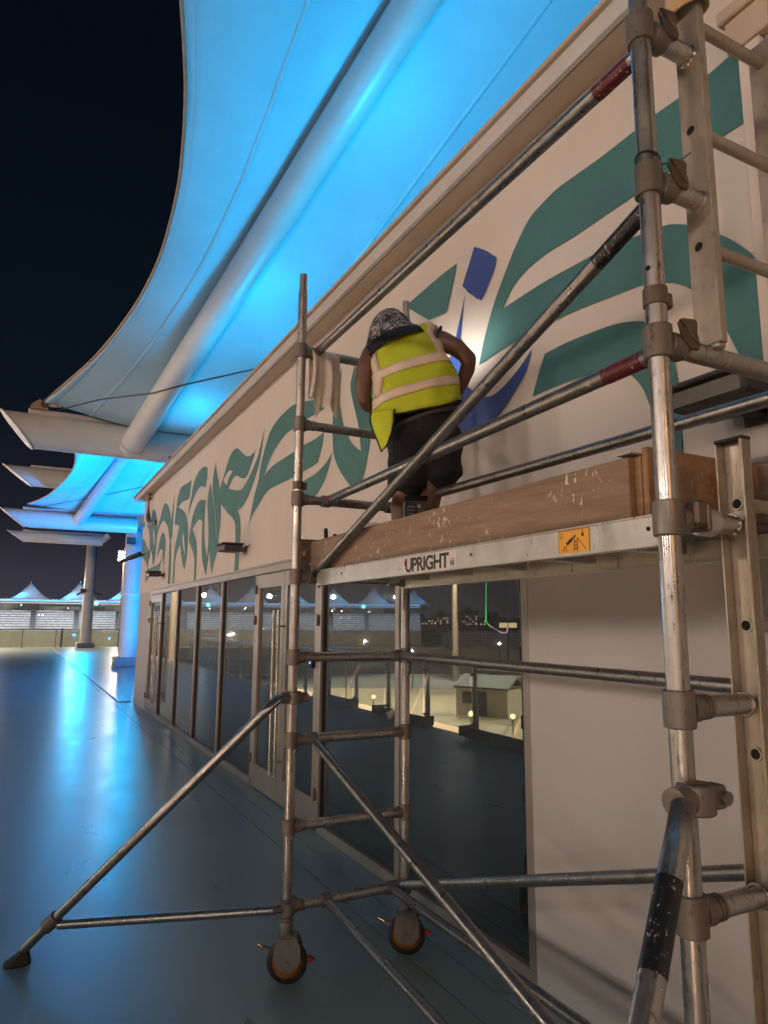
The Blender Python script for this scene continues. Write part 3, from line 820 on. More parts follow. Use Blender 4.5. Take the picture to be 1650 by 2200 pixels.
# lower ladder: channel stiles with ribbed front flange
def channel_stile(x, s, z0, z1):
    mb = MB().box((x - .0015, YN - .037, z0), (x + .0015, YN + .037, z1))
    xa, xb = (x - .034, x - .0016) if s < 0 else (x + .0016, x + .034)
    mb.box((xa, YN + .032, z0), (xb, YN + .0365, z1), .001)
    mb.box((xa, YN - .0365, z0), (xb, YN - .031, z1), .001)
    for k in range(5):
        xx = xa + (xb - xa) * (k + .5) / 5
        mb.box((xx - .0018, YN - .0385, z0), (xx + .0018, YN - .0366, z1))
    c = spart(mb, 'ladder_stile', M['ladder'])
    spart(MB().box((xa - .001, YN - .040, z1 + .0005), (x + .003, YN + .038, z1 + .009), .002), 'end_cap', M['rubber'], parent=c)
    return c
cs = channel_stile(1.575, -1, .20, 2.215)
cs2 = channel_stile(LX2, 1, .20, 2.215)
for k, z in enumerate((2.06, 1.76, 1.46, 1.13, .80, .47)):
    spart(MB().tube((1.5768, YN + .004, z), (LX2 - .0018, YN + .004, z), .0165, n=16), 'ladder_rung', M['ladder'])
    spart(MB().ring((1.572, YN + .006, z), (1, 0, 0), .0125, .0175, .004, 18), 'hole_rim', M['ladder'], parent=cs)
    spart(MB().tube((1.5733, YN + .006, z), (1.5731, YN + .006, z), .0125, n=16), 'rung_hole_disc', M['hole'], parent=cs)
# wing latches on the near couplers
def latch(x, y, z, k=1.0):
    pts = [(x, y - .036, z + .040), (x + .010, y - .037, z + .050), (x + .052, y - .040, z + .054), (x + .060, y - .040, z + .046), (x + .057, y - .040, z + .018), (x + .066, y - .040, z - .010), (x + .060, y - .040, z - .022), (x + .032, y - .039, z - .022), (x + .014, y - .037, z - .004)]
    mb = MB().prism(pts, (.004, .012, .0))
    mb.path([(x + .004, y - .034, z + .045), (x + .018, y - .046, z + .018), (x + .045, y - .048, z - .012)], .004, 6)
    o = spart(mb, 'latch', M['latch'])
    bv = o.modifiers.new('edges', 'BEVEL'); bv.width = .0035; bv.segments = 2
    return o
for z in (3.285, 2.855, 2.430):
    latch(XF + .036, YN, z + .010)
spart(MB().box((XF + .046, YN - .042, 1.985), (XF + .088, YN - .006, 2.048), .008).box((XF + .080, YN - .046, 1.975), (XF + .094, YN - .002, 2.04), .004), 'latch', M['latch'])
# cable tie
a = [2 * math.pi * i / 24 for i in range(24)]
tie_mb = MB().path([(XF + math.cos(t) * (TR + .0035), YN + math.sin(t) * (TR + .0035), 2.915 - .008 * math.cos(t)) for t in a], .0025, 6, closed=True)
tie_mb.path([(XF + .028, YN - .012, 2.905), (XF + .075, YN - .03, 2.915), (XF + .12, YN - .035, 2.955)], .0016, 5).box((XF + .045, YN - .035, 2.895), (XF + .058, YN - .02, 2.912), .002)
tag(tie_mb.build('cable_tie', M['rubber']), 'black cable tie knotted round the near scaffold post', 'cable tie')

# braces and guard rails, each hooked on the rungs
def hook(c, d, par):
    return spart(MB().ring(c, (1, 0, 0), TR + .0006, TR + .0085, .05, 20).tube(Vector(c) + Vector(d) * .028, Vector(c) + Vector(d) * .075, .022, n=16), 'hook', M['coupler'], parent=par)
def brace(name, p, q, mat='tube_dark', bands=(), hooks=(True, True), r=.0235, label=None):
    p, q = Vector(p), Vector(q)
    d = (q - p).normalized()
    o = spart(MB().tube(p + d * (.06 if hooks[0] else 0), q - d * (.06 if hooks[1] else 0), r, n=22), name, M[mat], label)
    if hooks[0]: hook(p, d, o)
    if hooks[1]: hook(q, -d, o)
    L = (q - p).length
    for s, w, c in bands:
        a = p + d * s
        spart(MB().tube(a, a + d * w, r + .0009, n=22, cap=False), 'tape_band', M[c], parent=o)
    return o
brace('guard_rail', (1.400, YF, 3.285), (1.372, YN, 3.285), bands=((.055, .05, 'tape_red'), (2.24, .13, 'tape_red')))
brace('diagonal_brace', (1.408, YF, 2.003), (1.372, YN, 2.855), bands=((.06, .07, 'tape_black'), (2.34, .19, 'tape_black')))
brace('guard_rail', (1.480, YF, 2.430), (1.362, YN, 2.430), bands=((.085, .03, 'tape_red'), (2.23, .14, 'tape_red')))
brace('guard_rail', (1.880, YF, 2.430), (1.950, YN - .35, 2.430), hooks=(True, False))
brace('guard_rail', (1.950, YF, 1.577), (1.950, YN, 1.577))
brace('diagonal_brace', (1.955, YF, .346), (1.950, YN, 1.156))
brace('diagonal_brace', (1.430, YF, 1.156), (1.535, YN, .346))
brace('plan_brace', (1.528, YF, .346), (1.380, YN, .346))
brace('plan_brace', (1.905, YF, .346), (1.905, YN, .346))

# castors
def castor(x, y, rz):
    e = bpy.data.objects.new('castor', None)
    e.empty_display_size = .1
    link(e, sc)
    e.location = (x - XF, y - YF, 0)
    e.rotation_euler = (0, 0, rz)
    MB().tube((0, 0, .225), (0, 0, .30), .031, n=20).lathe([(.036, .262), (.036, .285), (.031, .288)], n=20).build('stem', M['caster'], e)
    MB().box((-.030, -.042, .200), (.055, .042, .228), .010).build('fork_crown', M['caster'], e)
    for s in (-1, 1):
        pr = [(-.040, 0, .222), (.058, 0, .222), (.078, 0, .175), (.080, 0, .12), (.066, 0, .082), (.040, 0, .064), (.005, 0, .060), (-.030, 0, .074), (-.052, 0, .105), (-.055, 0, .15)]
        MB().prism([(a, s * .036, c) for a, b, c in pr], (0, s * .006, 0)).tube((.01, s * .0422, .1), (.01, s * .050, .1), .016, n=14).build('fork_cheek', M['caster'], e)
    w = MB().lathe([(.078, -.025), (.092, -.025), (.100, -.016), (.100, .016), (.092, .025), (.078, .025)], (.01, 0, .1), (0, 1, 0), 36).build('tyre', M['rubber'], e)
    MB().lathe([(.0, -.022), (.03, -.024), (.077, -.019), (.0775, .019), (.03, .024), (0, .022)], (.01, 0, .1), (0, 1, 0), 32).build('wheel_core', M['orange'], e)
    MB().prism([(-.04, -.012, .125), (-.11, -.012, .150), (-.112, -.012, .166), (-.04, -.012, .148)], (0, .024, 0)).build('swivel_lock', M['caster'], e)
    MB().tube((-.095, 0, .152), (-.145, 0, .176), .009, .007, 10).build('lock_tab', M['steel'], e)
    MB().prism([(.06, -.014, .10), (.125, -.012, .095), (.145, -.012, .108), (.125, -.012, .12), (.06, -.014, .135)], (0, .028, 0)).build('brake_pedal', M['red'], e)
    return e
castor(XF, YF, R(-28))
castor(XB, YF, R(-30))
castor(XF, YN, R(-10))
castor(XB, YN, R(40))

# outriggers clamped to the front posts
def outrigger(x, y, z, kink, foot, strut_z, mat='tube_dark'):
    k, f = Vector(kink), Vector(foot)
    o = spart(MB().path([(x - .05, y - .004, z), k, k + (f - k) * .06, f - (f - k).normalized() * .05], .0245, 20), 'outrigger', M[mat])
    spart(MB().ring((x, y, z), (0, 0, 1), TR + .0004, TR + .014, .062, 22).box((x + .03, y - .022, z - .025), (x + .075, y + .022, z + .025), .006).tube((x + .06, y - .034, z), (x + .06, y + .036, z), .015, n=12).tube((x - .075, y - .006, z), (x - .03, y - .003, z), .030, n=16), 'clamp', M['coupler'], parent=o)
    d = (f - k).normalized()
    j = k + (f - k) * .868
    spart(MB().ring(j, d, .0247, .036, .085, 20), 'sliding_collar', M['coupler'], parent=o)
    spart(MB().tube(j + Vector((.035, -.02, -.012)), (x - .06, y, strut_z), .0225, n=18), 'strut', M['tube_dark'], parent=o)
    spart(MB().ring((x, y, strut_z), (0, 0, 1), TR + .0004, TR + .011, .055, 22).tube((x - .085, y, strut_z), (x - .03, y, strut_z), .018, n=14).tube((x + .03, y - .03, strut_z + .02), (x + .035, y + .03, strut_z + .02), .024, n=14), 'clamp', M['coupler'], parent=o)
    bp = f + Vector((0, 0, 0))
    rows = []
    for hh, s in ((.002, 1.0), (.012, 1.0), (.05, .55), (.075, .36)):
        rows.append([(bp.x - d.x * hh * .8 + sx_ * .062 * s, bp.y - d.y * hh * .8 + sy_ * .05 * s, hh) for sx_, sy_ in ((-1, -.6), (-.6, -1), (.6, -1), (1, -.6), (1, .6), (.6, 1), (-.6, 1), (-1, .6))])
    mb = MB().grid(rows, False, True)
    mb.add(rows[0], [tuple(range(8))]).add(rows[-1], [tuple(range(8))])
    spart(mb, 'rubber_foot', M['rubber'], parent=o)
    return o, k, d
outrigger(XF, 3.53, 1.372, (1.223, 3.50, 1.378), (.137, 4.354, .04), .352)
o, k, d = outrigger(XF, YN - .03, 1.395, (1.245, 1.05, 1.392), (0.0, .49, .04), .352, 'tube')
spart(MB().tube(k + d * .16, k + d * .335, .0254, n=22, cap=False), 'tape_band', M['tape_black'], parent=o)

# ---------------------------------------------------------------- platform and toe boards
pf = empty('scaffold_platform', (1.67, 2.33, 1.955), 0, 'aluminium framed scaffold platform lettered UPRIGHT along its side', 'platform')
def ppart(mb, name, mat, label=None, parent=None):
    o = mb.build(name, mat, parent or pf, label)
    if parent is None:
        o.location = (-1.67, -2.33, -1.955)
    return o
PY0, PY1 = 1.165, 3.455
def side_beam(x, s):
    mb = MB().box((x - .002, PY0, 1.957), (x + .002, PY1, 2.030))
    xa, xb = (x, x + s * .035)
    mb.box((x + s * .0021, PY0, 1.955), (x + s * .035, PY1, 1.9585))
    mb.box((x - s * .006, PY0, 2.0302), (x + s * .035, PY1, 2.0355), .001)
    mb.box((x - s * .0035, PY0, 1.955), (x - s * .0021, PY1, 1.962))
    return ppart(mb, 'side_beam', M['alu'])
sb = side_beam(1.40, 1)
side_beam(1.94, -1)
ppart(MB().box((1.44, PY0 + .01, 2.0225), (1.90, 2.30, 2.0345)), 'deck_panel', M['ply_grey'])
ppart(MB().box((1.44, 2.306, 2.0225), (1.90, PY1 - .01, 2.0345)), 'deck_panel', M['ply_grey'])
for y in (1.55, 1.95, 2.35, 2.75, 3.15):
    ppart(MB().box((1.438, y - .02, 1.985), (1.902, y + .02, 2.022), .002), 'cross_bar', M['alu'])
for y, ry in ((PY0, YN), (PY1, YF)):
    for x in (1.44, 1.90):
        ppart(MB().ring((x, ry, 2.003), (1, 0, 0), TR + .0008, TR + .008, .05, 18).box((x - .02, min(y, ry) + .03, 1.985), (x + .02, max(y, ry) + (.03 if y < 2 else -.03), 2.02), .003), 'hook', M['alu'])
for y, m in ((3.13, 'hole'), (2.02, 'latch'), (1.235, 'hole')):
    ppart(MB().tube((1.3974, y, 2.0), (1.3955, y, 2.0), .006, n=12), 'rivet', M[m], parent=sb)
# lettering and sticker on the side beam
SX = Matrix(((0, 0, -1), (-1, 0, 0), (0, 1, 0)))     # text frame: reads along -y, faces -x
M['ink'] = plain('black_lettering', (.010, .010, .012), .5)
M['label_white'] = plain('pale_sticker', (.60, .57, .53), .4)
M['ink_red'] = plain('red_lettering', (.45, .02, .04), .5)
M['yellow'] = plain('yellow_sticker', (.75, .36, .03), .4)
def text(s, size, loc, mat, parent, off=0.0, extr=.0003, sx=1.0):
    c = bpy.data.curves.new('lettering', 'FONT')
    c.body = s
    c.size = size
    c.extrude = extr
    c.offset = off
    c.space_character = .92
    c.materials.append(mat)
    tmp = bpy.data.objects.new('lettering_outline', c)
    COL.objects.link(tmp)
    bpy.context.view_layer.update()
    me = bpy.data.meshes.new_from_object(tmp.evaluated_get(bpy.context.evaluated_depsgraph_get()))
    bpy.data.objects.remove(tmp)
    bpy.data.curves.remove(c)
    if not me.materials:
        me.materials.append(mat)
    o = bpy.data.objects.new('lettering', me)
    link(o, parent)
    o.matrix_parent_inverse = Matrix.Identity(4)
    o.matrix_local = Matrix.Translation(loc) @ (SX.to_4x4()) @ Matrix.Diagonal((sx, 1, 1, 1))
    return o
ppart(MB().box((1.3970, 2.506, 1.962), (1.3978, 2.112, 2.027)), 'name_sticker', M['label_white'], parent=sb)
text('U', .076, (1.3966, 2.492, 1.967), M['ink'], sb, .0026, sx=1.1)
text('PRIGHT', .076, (1.3966, 2.438, 1.967), M['ink'], sb, .0026, sx=1.12)
ppart(MB().box((1.3963, 2.499, 1.990), (1.3958, 2.487, 2.014)), 'red_stripe', M['ink_red'], parent=sb)
text('IGI', .022, (1.3966, 2.152, 1.974), M['ink'], sb, .0006)
ppart(MB().box((1.3966, 2.154, 1.993), (1.3969, 2.122, 1.995)).box((1.3966, 2.154, 1.970), (1.3969, 2.122, 1.972)), 'mark_frame', M['ink'], parent=sb)
wx = 1.3958
sk = ppart(MB().box((wx, 1.5675, 1.962), (wx + .0012, 1.4425, 2.030)), 'warning_sticker', M['yellow'], 'yellow warning sticker with scaffold pictogram', parent=sb)
def stroke(mb, pts, w=.0022):
    for (y0, z0), (y1, z1) in zip(pts[:-1], pts[1:]):
        a, b = Vector((0, y0, z0)), Vector((0, y1, z1))
        d = (b - a).normalized()
        n = Vector((0, -d.z, d.y)) * w * .5
        mb.add([(wx - .0004, *(a + n).yz), (wx - .0004, *(b + n).yz), (wx - .0004, *(b - n).yz), (wx - .0004, *(a - n).yz)], [(0, 1, 2, 3)])
pm = MB()
stroke(pm, [(1.5595, 2.008), (1.5525, 2.022), (1.5455, 2.008), (1.5595, 2.008)], .0016)
stroke(pm, [(1.5465, 1.966), (1.5425, 1.985)]); stroke(pm, [(1.5325, 1.966), (1.5345, 1.985)]); stroke(pm, [(1.5485, 1.972), (1.5305, 1.972)]); stroke(pm, [(1.5465, 1.979), (1.5325, 1.979)])
stroke(pm, [(1.5025, 1.966), (1.4985, 2.004)], .003); stroke(pm, [(1.4875, 1.966), (1.4875, 2.002)], .003)
for z in (1.974, 1.983, 1.992): stroke(pm, [(1.5015, z), (1.4865, z)], .0026)
stroke(pm, [(1.5325, 1.988), (1.5085, 2.002)], .010); stroke(pm, [(1.5175, 1.996), (1.4945, 2.012)], .005); stroke(pm, [(1.4875, 2.004), (1.4545, 1.968)], .0022)
stroke(pm, [(1.4665, 2.006), (1.4665, 2.016)], .010)
stroke(pm, [(1.4695, 2.016), (1.4685, 2.023), (1.4645, 2.023), (1.4635, 2.016)], .0018)
stroke(pm, [(1.5650, 1.964), (1.5650, 2.028), (1.4450, 2.028)], .0016)
for (v, f) in ((pm, None),):
    o = v.build('pictogram', M['ink'], sb, fix=False)

def board(name, lo, hi, mat, label, grp='plywood toe boards', ch=.003):
    c = [(a + b) / 2 for a, b in zip(lo, hi)]
    e = MB().box([a - b for a, b in zip(lo, c)], [a - b for a, b in zip(hi, c)], ch).build(name, mat)
    e.location = c
    return tag(e, label, 'board', grp)
b1 = board('toe_board', (1.440, 1.330, 2.037), (1.459, 3.66, 2.212), M['ply'], 'long paint-spattered plywood toe board above the UPRIGHT lettering')
board('toe_board', (1.462, 1.285, 2.037), (1.93, 1.304, 2.235), M['ply_edge'], 'orange plywood toe board across the platform end behind the near post')
b3 = board('toe_board', (1.945, 0.75, 2.045), (1.963, 3.62, 2.240), M['ply'], 'plywood toe board on the wall side of the platform')
board('toe_board', (1.375, 3.665, 2.037), (1.93, 3.683, 2.225), M['ply_grey'], 'dark plywood toe board across the far end of the platform')
ec = MB()
for k in range(5):
    ec.box((1.438 + .0042 * k, 1.3275, 2.038), (1.4408 + .0042 * k, 1.3297, 2.211))
o = ec.build('ply_layers', M['ply_edge'], b1)
o.location = -Vector(b1.location)
cn = board('corner_batten', (1.4625, 1.308, 2.037), (1.50, 1.345, 2.216), M['ply_edge'], 'short orange timber batten in the near corner of the toe boards', 'toe board fixings')
cb = board('corner_plate', (1.425, 1.3065, 2.2165), (1.56, 1.36, 2.2195), M['alu'], 'bent metal plate on top of the near toe board corner', 'toe board fixings', 0)

# ================================================================ the painter
PO = Vector((1.785, 3.10, 2.036))
pr = empty('person', PO, R(-27.56), 'person in lime safety vest and black shorts painting the wall from the platform', 'person')
def skin_mat():
    m, t, b = new_mat('brown_skin')
    t.links.new(ramp(t, noise(t, 22, 4, coord='Object'), [(.3, (.105, .048, .030)), (.7, (.150, .072, .045))]), b.inputs['Base Color'])
    b.inputs['Roughness'].default_value = .48
    b.inputs['Subsurface Weight'].default_value = .08
    b.inputs['Subsurface Radius'].default_value = (.02, .008, .004)
    return m
M['skin'] = skin_mat()
def cloth(name, col, rough=.85, var=.25, fold=.4, scale=9):
    m, t, b = new_mat(name)
    t.links.new(ramp(t, noise(t, scale, 5, .6, coord='Object'), [(.3, tuple(c * (1 - var) for c in col)), (.7, tuple(min(1, c * (1 + var)) for c in col))]), b.inputs['Base Color'])
    b.inputs['Roughness'].default_value = rough
    bump(t, b, noise(t, 14, 5, .6, coord='Object'), fold, .02)
    return m
M['vest'] = cloth('lime_vest_fabric', (.46, .52, .015), .7, .12, .35)
M['strip'] = cloth('reflective_strip', (.66, .50, .36), .38, .1, .15)
M['short'] = cloth('black_shorts_fabric', (.006, .007, .010), .9, .4, .5)
M['piping'] = plain('black_piping', (.006, .006, .008), .7)
def scarf_mat():
    m, t, b = new_mat('paisley_scarf')
    v = t.nodes.new('ShaderNodeTexVoronoi'); v.feature = 'DISTANCE_TO_EDGE'; v.inputs['Scale'].default_value = 12
    g = t.nodes.new('ShaderNodeTexCoord'); nz = t.nodes.new('ShaderNodeTexNoise'); nz.inputs['Scale'].default_value = 18
    t.links.new(g.outputs['Object'], nz.inputs['Vector'])
    ad = t.nodes.new('ShaderNodeMix'); ad.data_type = 'VECTOR'; ad.inputs[0].default_value = .16
    t.links.new(g.outputs['Object'], ad.inputs[4]); t.links.new(nz.outputs['Color'], ad.inputs[5])
    t.links.new(ad.outputs[1], v.inputs['Vector'])
    w = t.nodes.new('ShaderNodeMath'); w.operation = 'SINE'
    k = t.nodes.new('ShaderNodeMath'); k.operation = 'MULTIPLY'; k.inputs[1].default_value = 34
    t.links.new(v.outputs['Distance'], k.inputs[0]); t.links.new(k.outputs[0], w.inputs[0])
    f = ramp(t, w.outputs[0], [(.50, (0, 0, 0)), (.72, (1, 1, 1))])
    f2 = ramp(t, noise(t, 15, 3, coord='Object'), [(.36, (0, 0, 0)), (.48, (1, 1, 1))])
    mm = t.nodes.new('ShaderNodeMath'); mm.operation = 'MULTIPLY'
    t.links.new(f, mm.inputs[0]); t.links.new(f2, mm.inputs[1])
    t.links.new(mixc(t, mm.outputs[0], (.012, .012, .015), (.50, .44, .40)), b.inputs['Base Color'])
    b.inputs['Roughness'].default_value = .85
    bump(t, b, noise(t, 16, 5, coord='Object'), .4, .02)
    return m
M['scarf'] = scarf_mat()
M['scarf_band'] = cloth('black_scarf_border', (.008, .009, .012), .85, .3, .4)

def caps(mb, chain):
    """tapered limb through (point, radius) pairs"""
    for (p, r), (q, s) in zip(chain[:-1], chain[1:]):
        mb.tube(p, q, r, s, 14)
    for p, r in chain:
        mb.sphere(p, r, 14, 8)
    return mb
def remeshed(mb, name, mat, parent, voxel, smooth=8, label=None):
    o = mb.build(name, mat, parent, label)
    m = o.modifiers.new('remesh', 'REMESH'); m.mode = 'VOXEL'; m.voxel_size = voxel; m.use_smooth_shade = True
    s = o.modifiers.new('smooth', 'SMOOTH'); s.factor = .5; s.iterations = smooth
    return o
def hand(mb, wrist, d, up, side, s=1.0):
    """palm, four fingers of different length with two bends and a thumb leaving the palm's side"""
    w = Vector(wrist); d = Vector(d).normalized(); n = Vector(up); n = (n - d * n.dot(d)).normalized(); t = d.cross(n) * side
    for k in (-1, -.33, .33, 1):
        caps(mb, [(w + t * .010 * k, .016 * s), (w + d * .045 + t * .022 * k, .014 * s), (w + d * .085 + t * .030 * k, .0115 * s)])
    for k, L in ((-1, .062), (-.35, .078), (.3, .084), (.95, .074)):
        a = w + d * .088 + t * .030 * k
        b1_ = a + (d * .85 - n * .5) * L * .45
        c_ = b1_ + (d * .35 - n * .94) * L * .33
        e_ = c_ + (d * -.25 - n * .95) * L * .28
        caps(mb, [(a, .0100), (b1_, .0092), (c_, .0086), (e_, .0074)])
    a = w + d * .030 + t * .030
    b1_ = a + (d * .45 + t * .75 - n * .45) * .042
    c_ = b1_ + (d * .75 + t * .15 - n * .65) * .034
    caps(mb, [(a, .0145), (b1_, .0115), (c_, .0090)])
body = MB()
Rt = Matrix.Rotation(R(-16), 3, 'Y')
body.sphere((0.060, 0.000, 0.685), (.155, .115, .14), 20, 12)
body.sphere((0.036, 0.000, 0.840), (.150, .105, .16), 20, 12)
body.sphere((-0.012, 0.020, 1.055), (.175, .115, .18), 20, 12, Rt)
body.sphere((-0.053, 0.030, 1.162), (.170, .100, .12), 20, 12, Rt)
caps(body, [((-0.053, 0.050, 1.209), .062), ((-0.097, 0.090, 1.257), .055)])
body.sphere((-0.126, 0.125, 1.312), (.078, .098, .112), 20, 14, Matrix.Rotation(R(18), 3, 'Y') @ Matrix.Rotation(R(-20), 3, 'X'))
body.sphere((-0.130, 0.165, 1.269), (.055, .060, .070), 16, 10)
body.sphere((-0.126, 0.228, 1.298), (.014, .020, .022), 10, 8)
for s in (-1, 1):
    body.sphere(Vector((-0.126, 0.110, 1.302)) + Vector((s * .080, 0, s * .02)), (.012, .022, .032), 10, 8)
    body.sphere(Vector((-0.126, 0.205, 1.321)) + Vector((s * .030, 0, 0)), (.016, .012, .011), 10, 8)
caps(body, [((-0.217, 0.020, 1.167), .062), ((-0.249, 0.000, 1.090), .056), ((-0.268, -0.010, 0.988), .048), ((-0.268, 0.000, 0.916), .042), ((-0.246, 0.080, 0.897), .040), ((-0.217, 0.160, 0.907), .034), ((-0.188, 0.225, 0.921), .026)])
hand(body, (-0.188, 0.225, 0.921), (.05, .9, .25), (0, -.3, 1), 1)
caps(body, [((0.097, 0.020, 1.252), .064), ((0.157, 0.000, 1.236), .056), ((0.229, -0.020, 1.193), .049), ((0.297, -0.020, 1.131), .041), ((0.295, 0.020, 1.083), .041), ((0.266, 0.060, 1.019), .037), ((0.241, 0.100, 0.964), .029)])
hand(body, (0.241, 0.100, 0.964), (-.35, .8, -.25), (.3, .2, 1), -1)
caps(body, [((-0.012, 0.000, 0.626), .100), ((-0.036, 0.020, 0.506), .080), ((-0.053, 0.030, 0.383), .058), ((-0.063, 0.000, 0.292), .055), ((-0.068, -0.010, 0.173), .042), ((-0.068, -0.020, 0.054), .034)])
caps(body, [((0.133, 0.000, 0.661), .102), ((0.121, 0.030, 0.530), .082), ((0.097, 0.040, 0.411), .060), ((0.077, 0.010, 0.311), .058), ((0.068, 0.000, 0.185), .043), ((0.063, -0.010, 0.054), .034)])
remeshed(body, 'body', M['skin'], pr, .0075, 6)
for u_ in ((-0.068, 0.000, 0.025), (0.063, 0.000, 0.025)):
    sh = MB().sphere((u_[0], .04, .035), (.048, .135, .045), 16, 10).box((u_[0] - .045, -.085, .002), (u_[0] + .045, .165, .022), .008)
    sh.build('shoe', M['rubber'], pr)
# shorts
shorts = MB()
shorts.sphere((0.063, 0.000, 0.733), (.180, .136, .17), 20, 12)
caps(shorts, [((-0.012, 0.000, 0.649), .130), ((-0.024, 0.010, 0.554), .115), ((-0.029, 0.020, 0.471), .106)])
caps(shorts, [((0.140, 0.000, 0.673), .135), ((0.145, 0.010, 0.590), .120), ((0.150, 0.020, 0.530), .114)])
shorts.tube((-0.029, 0.020, 0.530), (-0.034, 0.020, 0.421), .105, .110, 18)
shorts.tube((0.150, 0.020, 0.614), (0.157, 0.020, 0.487), .110, .114, 18)
so = remeshed(shorts, 'shorts', M['short'], pr, .010, 5)
tx = bpy.data.textures.new('cloth_folds', 'CLOUDS'); tx.noise_scale = .12
dm = so.modifiers.new('folds', 'DISPLACE'); dm.texture = tx; dm.strength = .028; dm.mid_level = .5
MB().path([Vector((0.068, 0.000, 0.792)) + Vector((math.cos(t) * .162, math.sin(t) * .125, math.cos(t) * .055)) for t in [2 * math.pi * i / 32 for i in range(32)]], .016, 8, closed=True).build('belt', plain('dark_belt', (.035, .032, .028), .6), pr)

# vest: elliptical rings that follow the tilted back
lev = [((-0.203, 0.000, 0.757), (0.251, 0.000, 0.897), .145), ((-0.217, 0.000, 0.828), (0.241, 0.000, 0.964), .150), ((-0.215, 0.000, 0.900), (0.227, 0.000, 1.031), .150), ((-0.210, 0.005, 0.971), (0.203, 0.005, 1.090), .148),
       ((-0.225, 0.010, 1.035), (0.179, 0.010, 1.162), .142), ((-0.251, 0.020, 1.102), (0.157, 0.020, 1.217), .132), ((-0.256, 0.030, 1.155), (0.140, 0.030, 1.269), .118), ((-0.229, 0.040, 1.193), (0.128, 0.040, 1.326), .098), ((-0.188, 0.050, 1.217), (0.097, 0.050, 1.355), .080), ((-0.133, 0.060, 1.236), (0.036, 0.060, 1.341), .062)]
NV = 48
def vest_ring(i, grow=0.0, frac=0.0):
    a0, b0, d0 = lev[i]
    if frac and i + 1 < len(lev):
        a1, b1_, d1 = lev[i + 1]
        a0 = Vector(a0).lerp(Vector(a1), frac); b0 = Vector(b0).lerp(Vector(b1_), frac); d0 = d0 + (d1 - d0) * frac
    a0, b0 = Vector(a0), Vector(b0)
    c, hv = (a0 + b0) / 2, (b0 - a0) / 2
    L = hv.length
    out = []
    for j in range(NV):
        t = 2 * math.pi * j / NV
        ct, st_ = math.cos(t), math.sin(t)
        ct = math.copysign(abs(ct) ** .8, ct); st_ = math.copysign(abs(st_) ** .8, st_)
        hgt = i + frac
        wob = 1 + .030 * math.sin(3 * t + hgt * 1.1) + .022 * math.sin(7 * t - hgt * 1.6) + .016 * math.sin(11 * t + hgt * 2.3 + math.sin(hgt * 2.1)) + .02 * math.sin(hgt * 3.1 + 2 * t)
        dz = 0.0
        if hgt < 1.0:
            dz = (1 - hgt) * (.022 * math.sin(2 * t + .8) - .012)
        out.append(c + hv * ct * wob * (1 + grow / L) + Vector((0, st_ * (d0 + grow) * wob, dz)))
    return out
rows = []
for i in range(len(lev)):
    for fr in ((0, .33, .66) if i < len(lev) - 1 else (0,)):
        rows.append(vest_ring(i, 0, fr))
ve = MB().grid(rows, True, True).build('vest', M['vest'], pr, 'lime safety vest with two pale reflective bands')
ve.modifiers.new('thickness', 'SOLIDIFY').thickness = .004
def band(h0, h1, j0=0, j1=NV):
    rs = []
    for s in range(5):
        h = h0 + (h1 - h0) * s / 4
        r = vest_ring(int(h), .0065, h - int(h))
        rs.append([r[j % NV] for j in range(j0, j1 + 1)])
    return rs
for h0, h1 in ((1.05, 1.75), (3.05, 3.78)):
    b_ = MB().grid(band(h0, h1)).build('reflective_band', M['strip'], ve)
    b_.modifiers.new('thickness', 'SOLIDIFY').thickness = .002
for j0, j1, h0, h1 in ((27, 30, 1.75, 8.2), (41, 45, 3.78, 8.6)):
    rs = []
    for s in range(22):
        h = h0 + (h1 - h0) * s / 21
        r = vest_ring(min(int(h), len(lev) - 2), .0062, h - int(h))
        rs.append([r[j % NV] for j in range(j0, j1 + 1)])
    b_ = MB().grid(rs).build('reflective_strap', M['strip'], ve)
    b_.modifiers.new('thickness', 'SOLIDIFY').thickness = .002
MB().path(vest_ring(0, .003), .0055, 8, closed=True).build('hem_piping', M['piping'], ve)
# armhole piping
for s, c, ax in ((-1, (-0.232, 0.010, 1.131), (1, .1, .35)), (1, (0.133, 0.010, 1.250), (1, -.1, -.3))):
    d_, u2, v2 = frame_of(ax)
    MB().path([Vector(c) + u2 * math.cos(t) * .068 + v2 * math.sin(t) * .070 for t in [2 * math.pi * i / 28 for i in range(28)]], .006, 8, closed=True).build('armhole_piping', M['piping'], ve)
# loose tail of the vest hanging at the hip
fl = [[(-0.225, -0.060, 0.816), (-0.181, -0.140, 0.804), (-0.101, -0.158, 0.802)], [(-0.227, -0.080, 0.757), (-0.184, -0.155, 0.750), (-0.106, -0.170, 0.776)], [(-0.210, -0.100, 0.697), (-0.169, -0.175, 0.697), (-0.106, -0.180, 0.733)], [(-0.188, -0.120, 0.645), (-0.152, -0.170, 0.649), (-0.116, -0.180, 0.673)], [(-0.167, -0.140, 0.583), (-0.157, -0.150, 0.587), (-0.140, -0.160, 0.611)]]
f_ = MB().grid([[Vector(p) for p in r] for r in fl]).build('vest_tail', M['vest'], ve)
sd = f_.modifiers.new('smooth', 'SUBSURF'); sd.levels = sd.render_levels = 2
f_.modifiers.new('thickness', 'SOLIDIFY').thickness = .003
MB().path([Vector(r[0]) for r in fl] + [Vector(r[2]) for r in reversed(fl)], .0048, 6).build('tail_piping', M['piping'], ve)
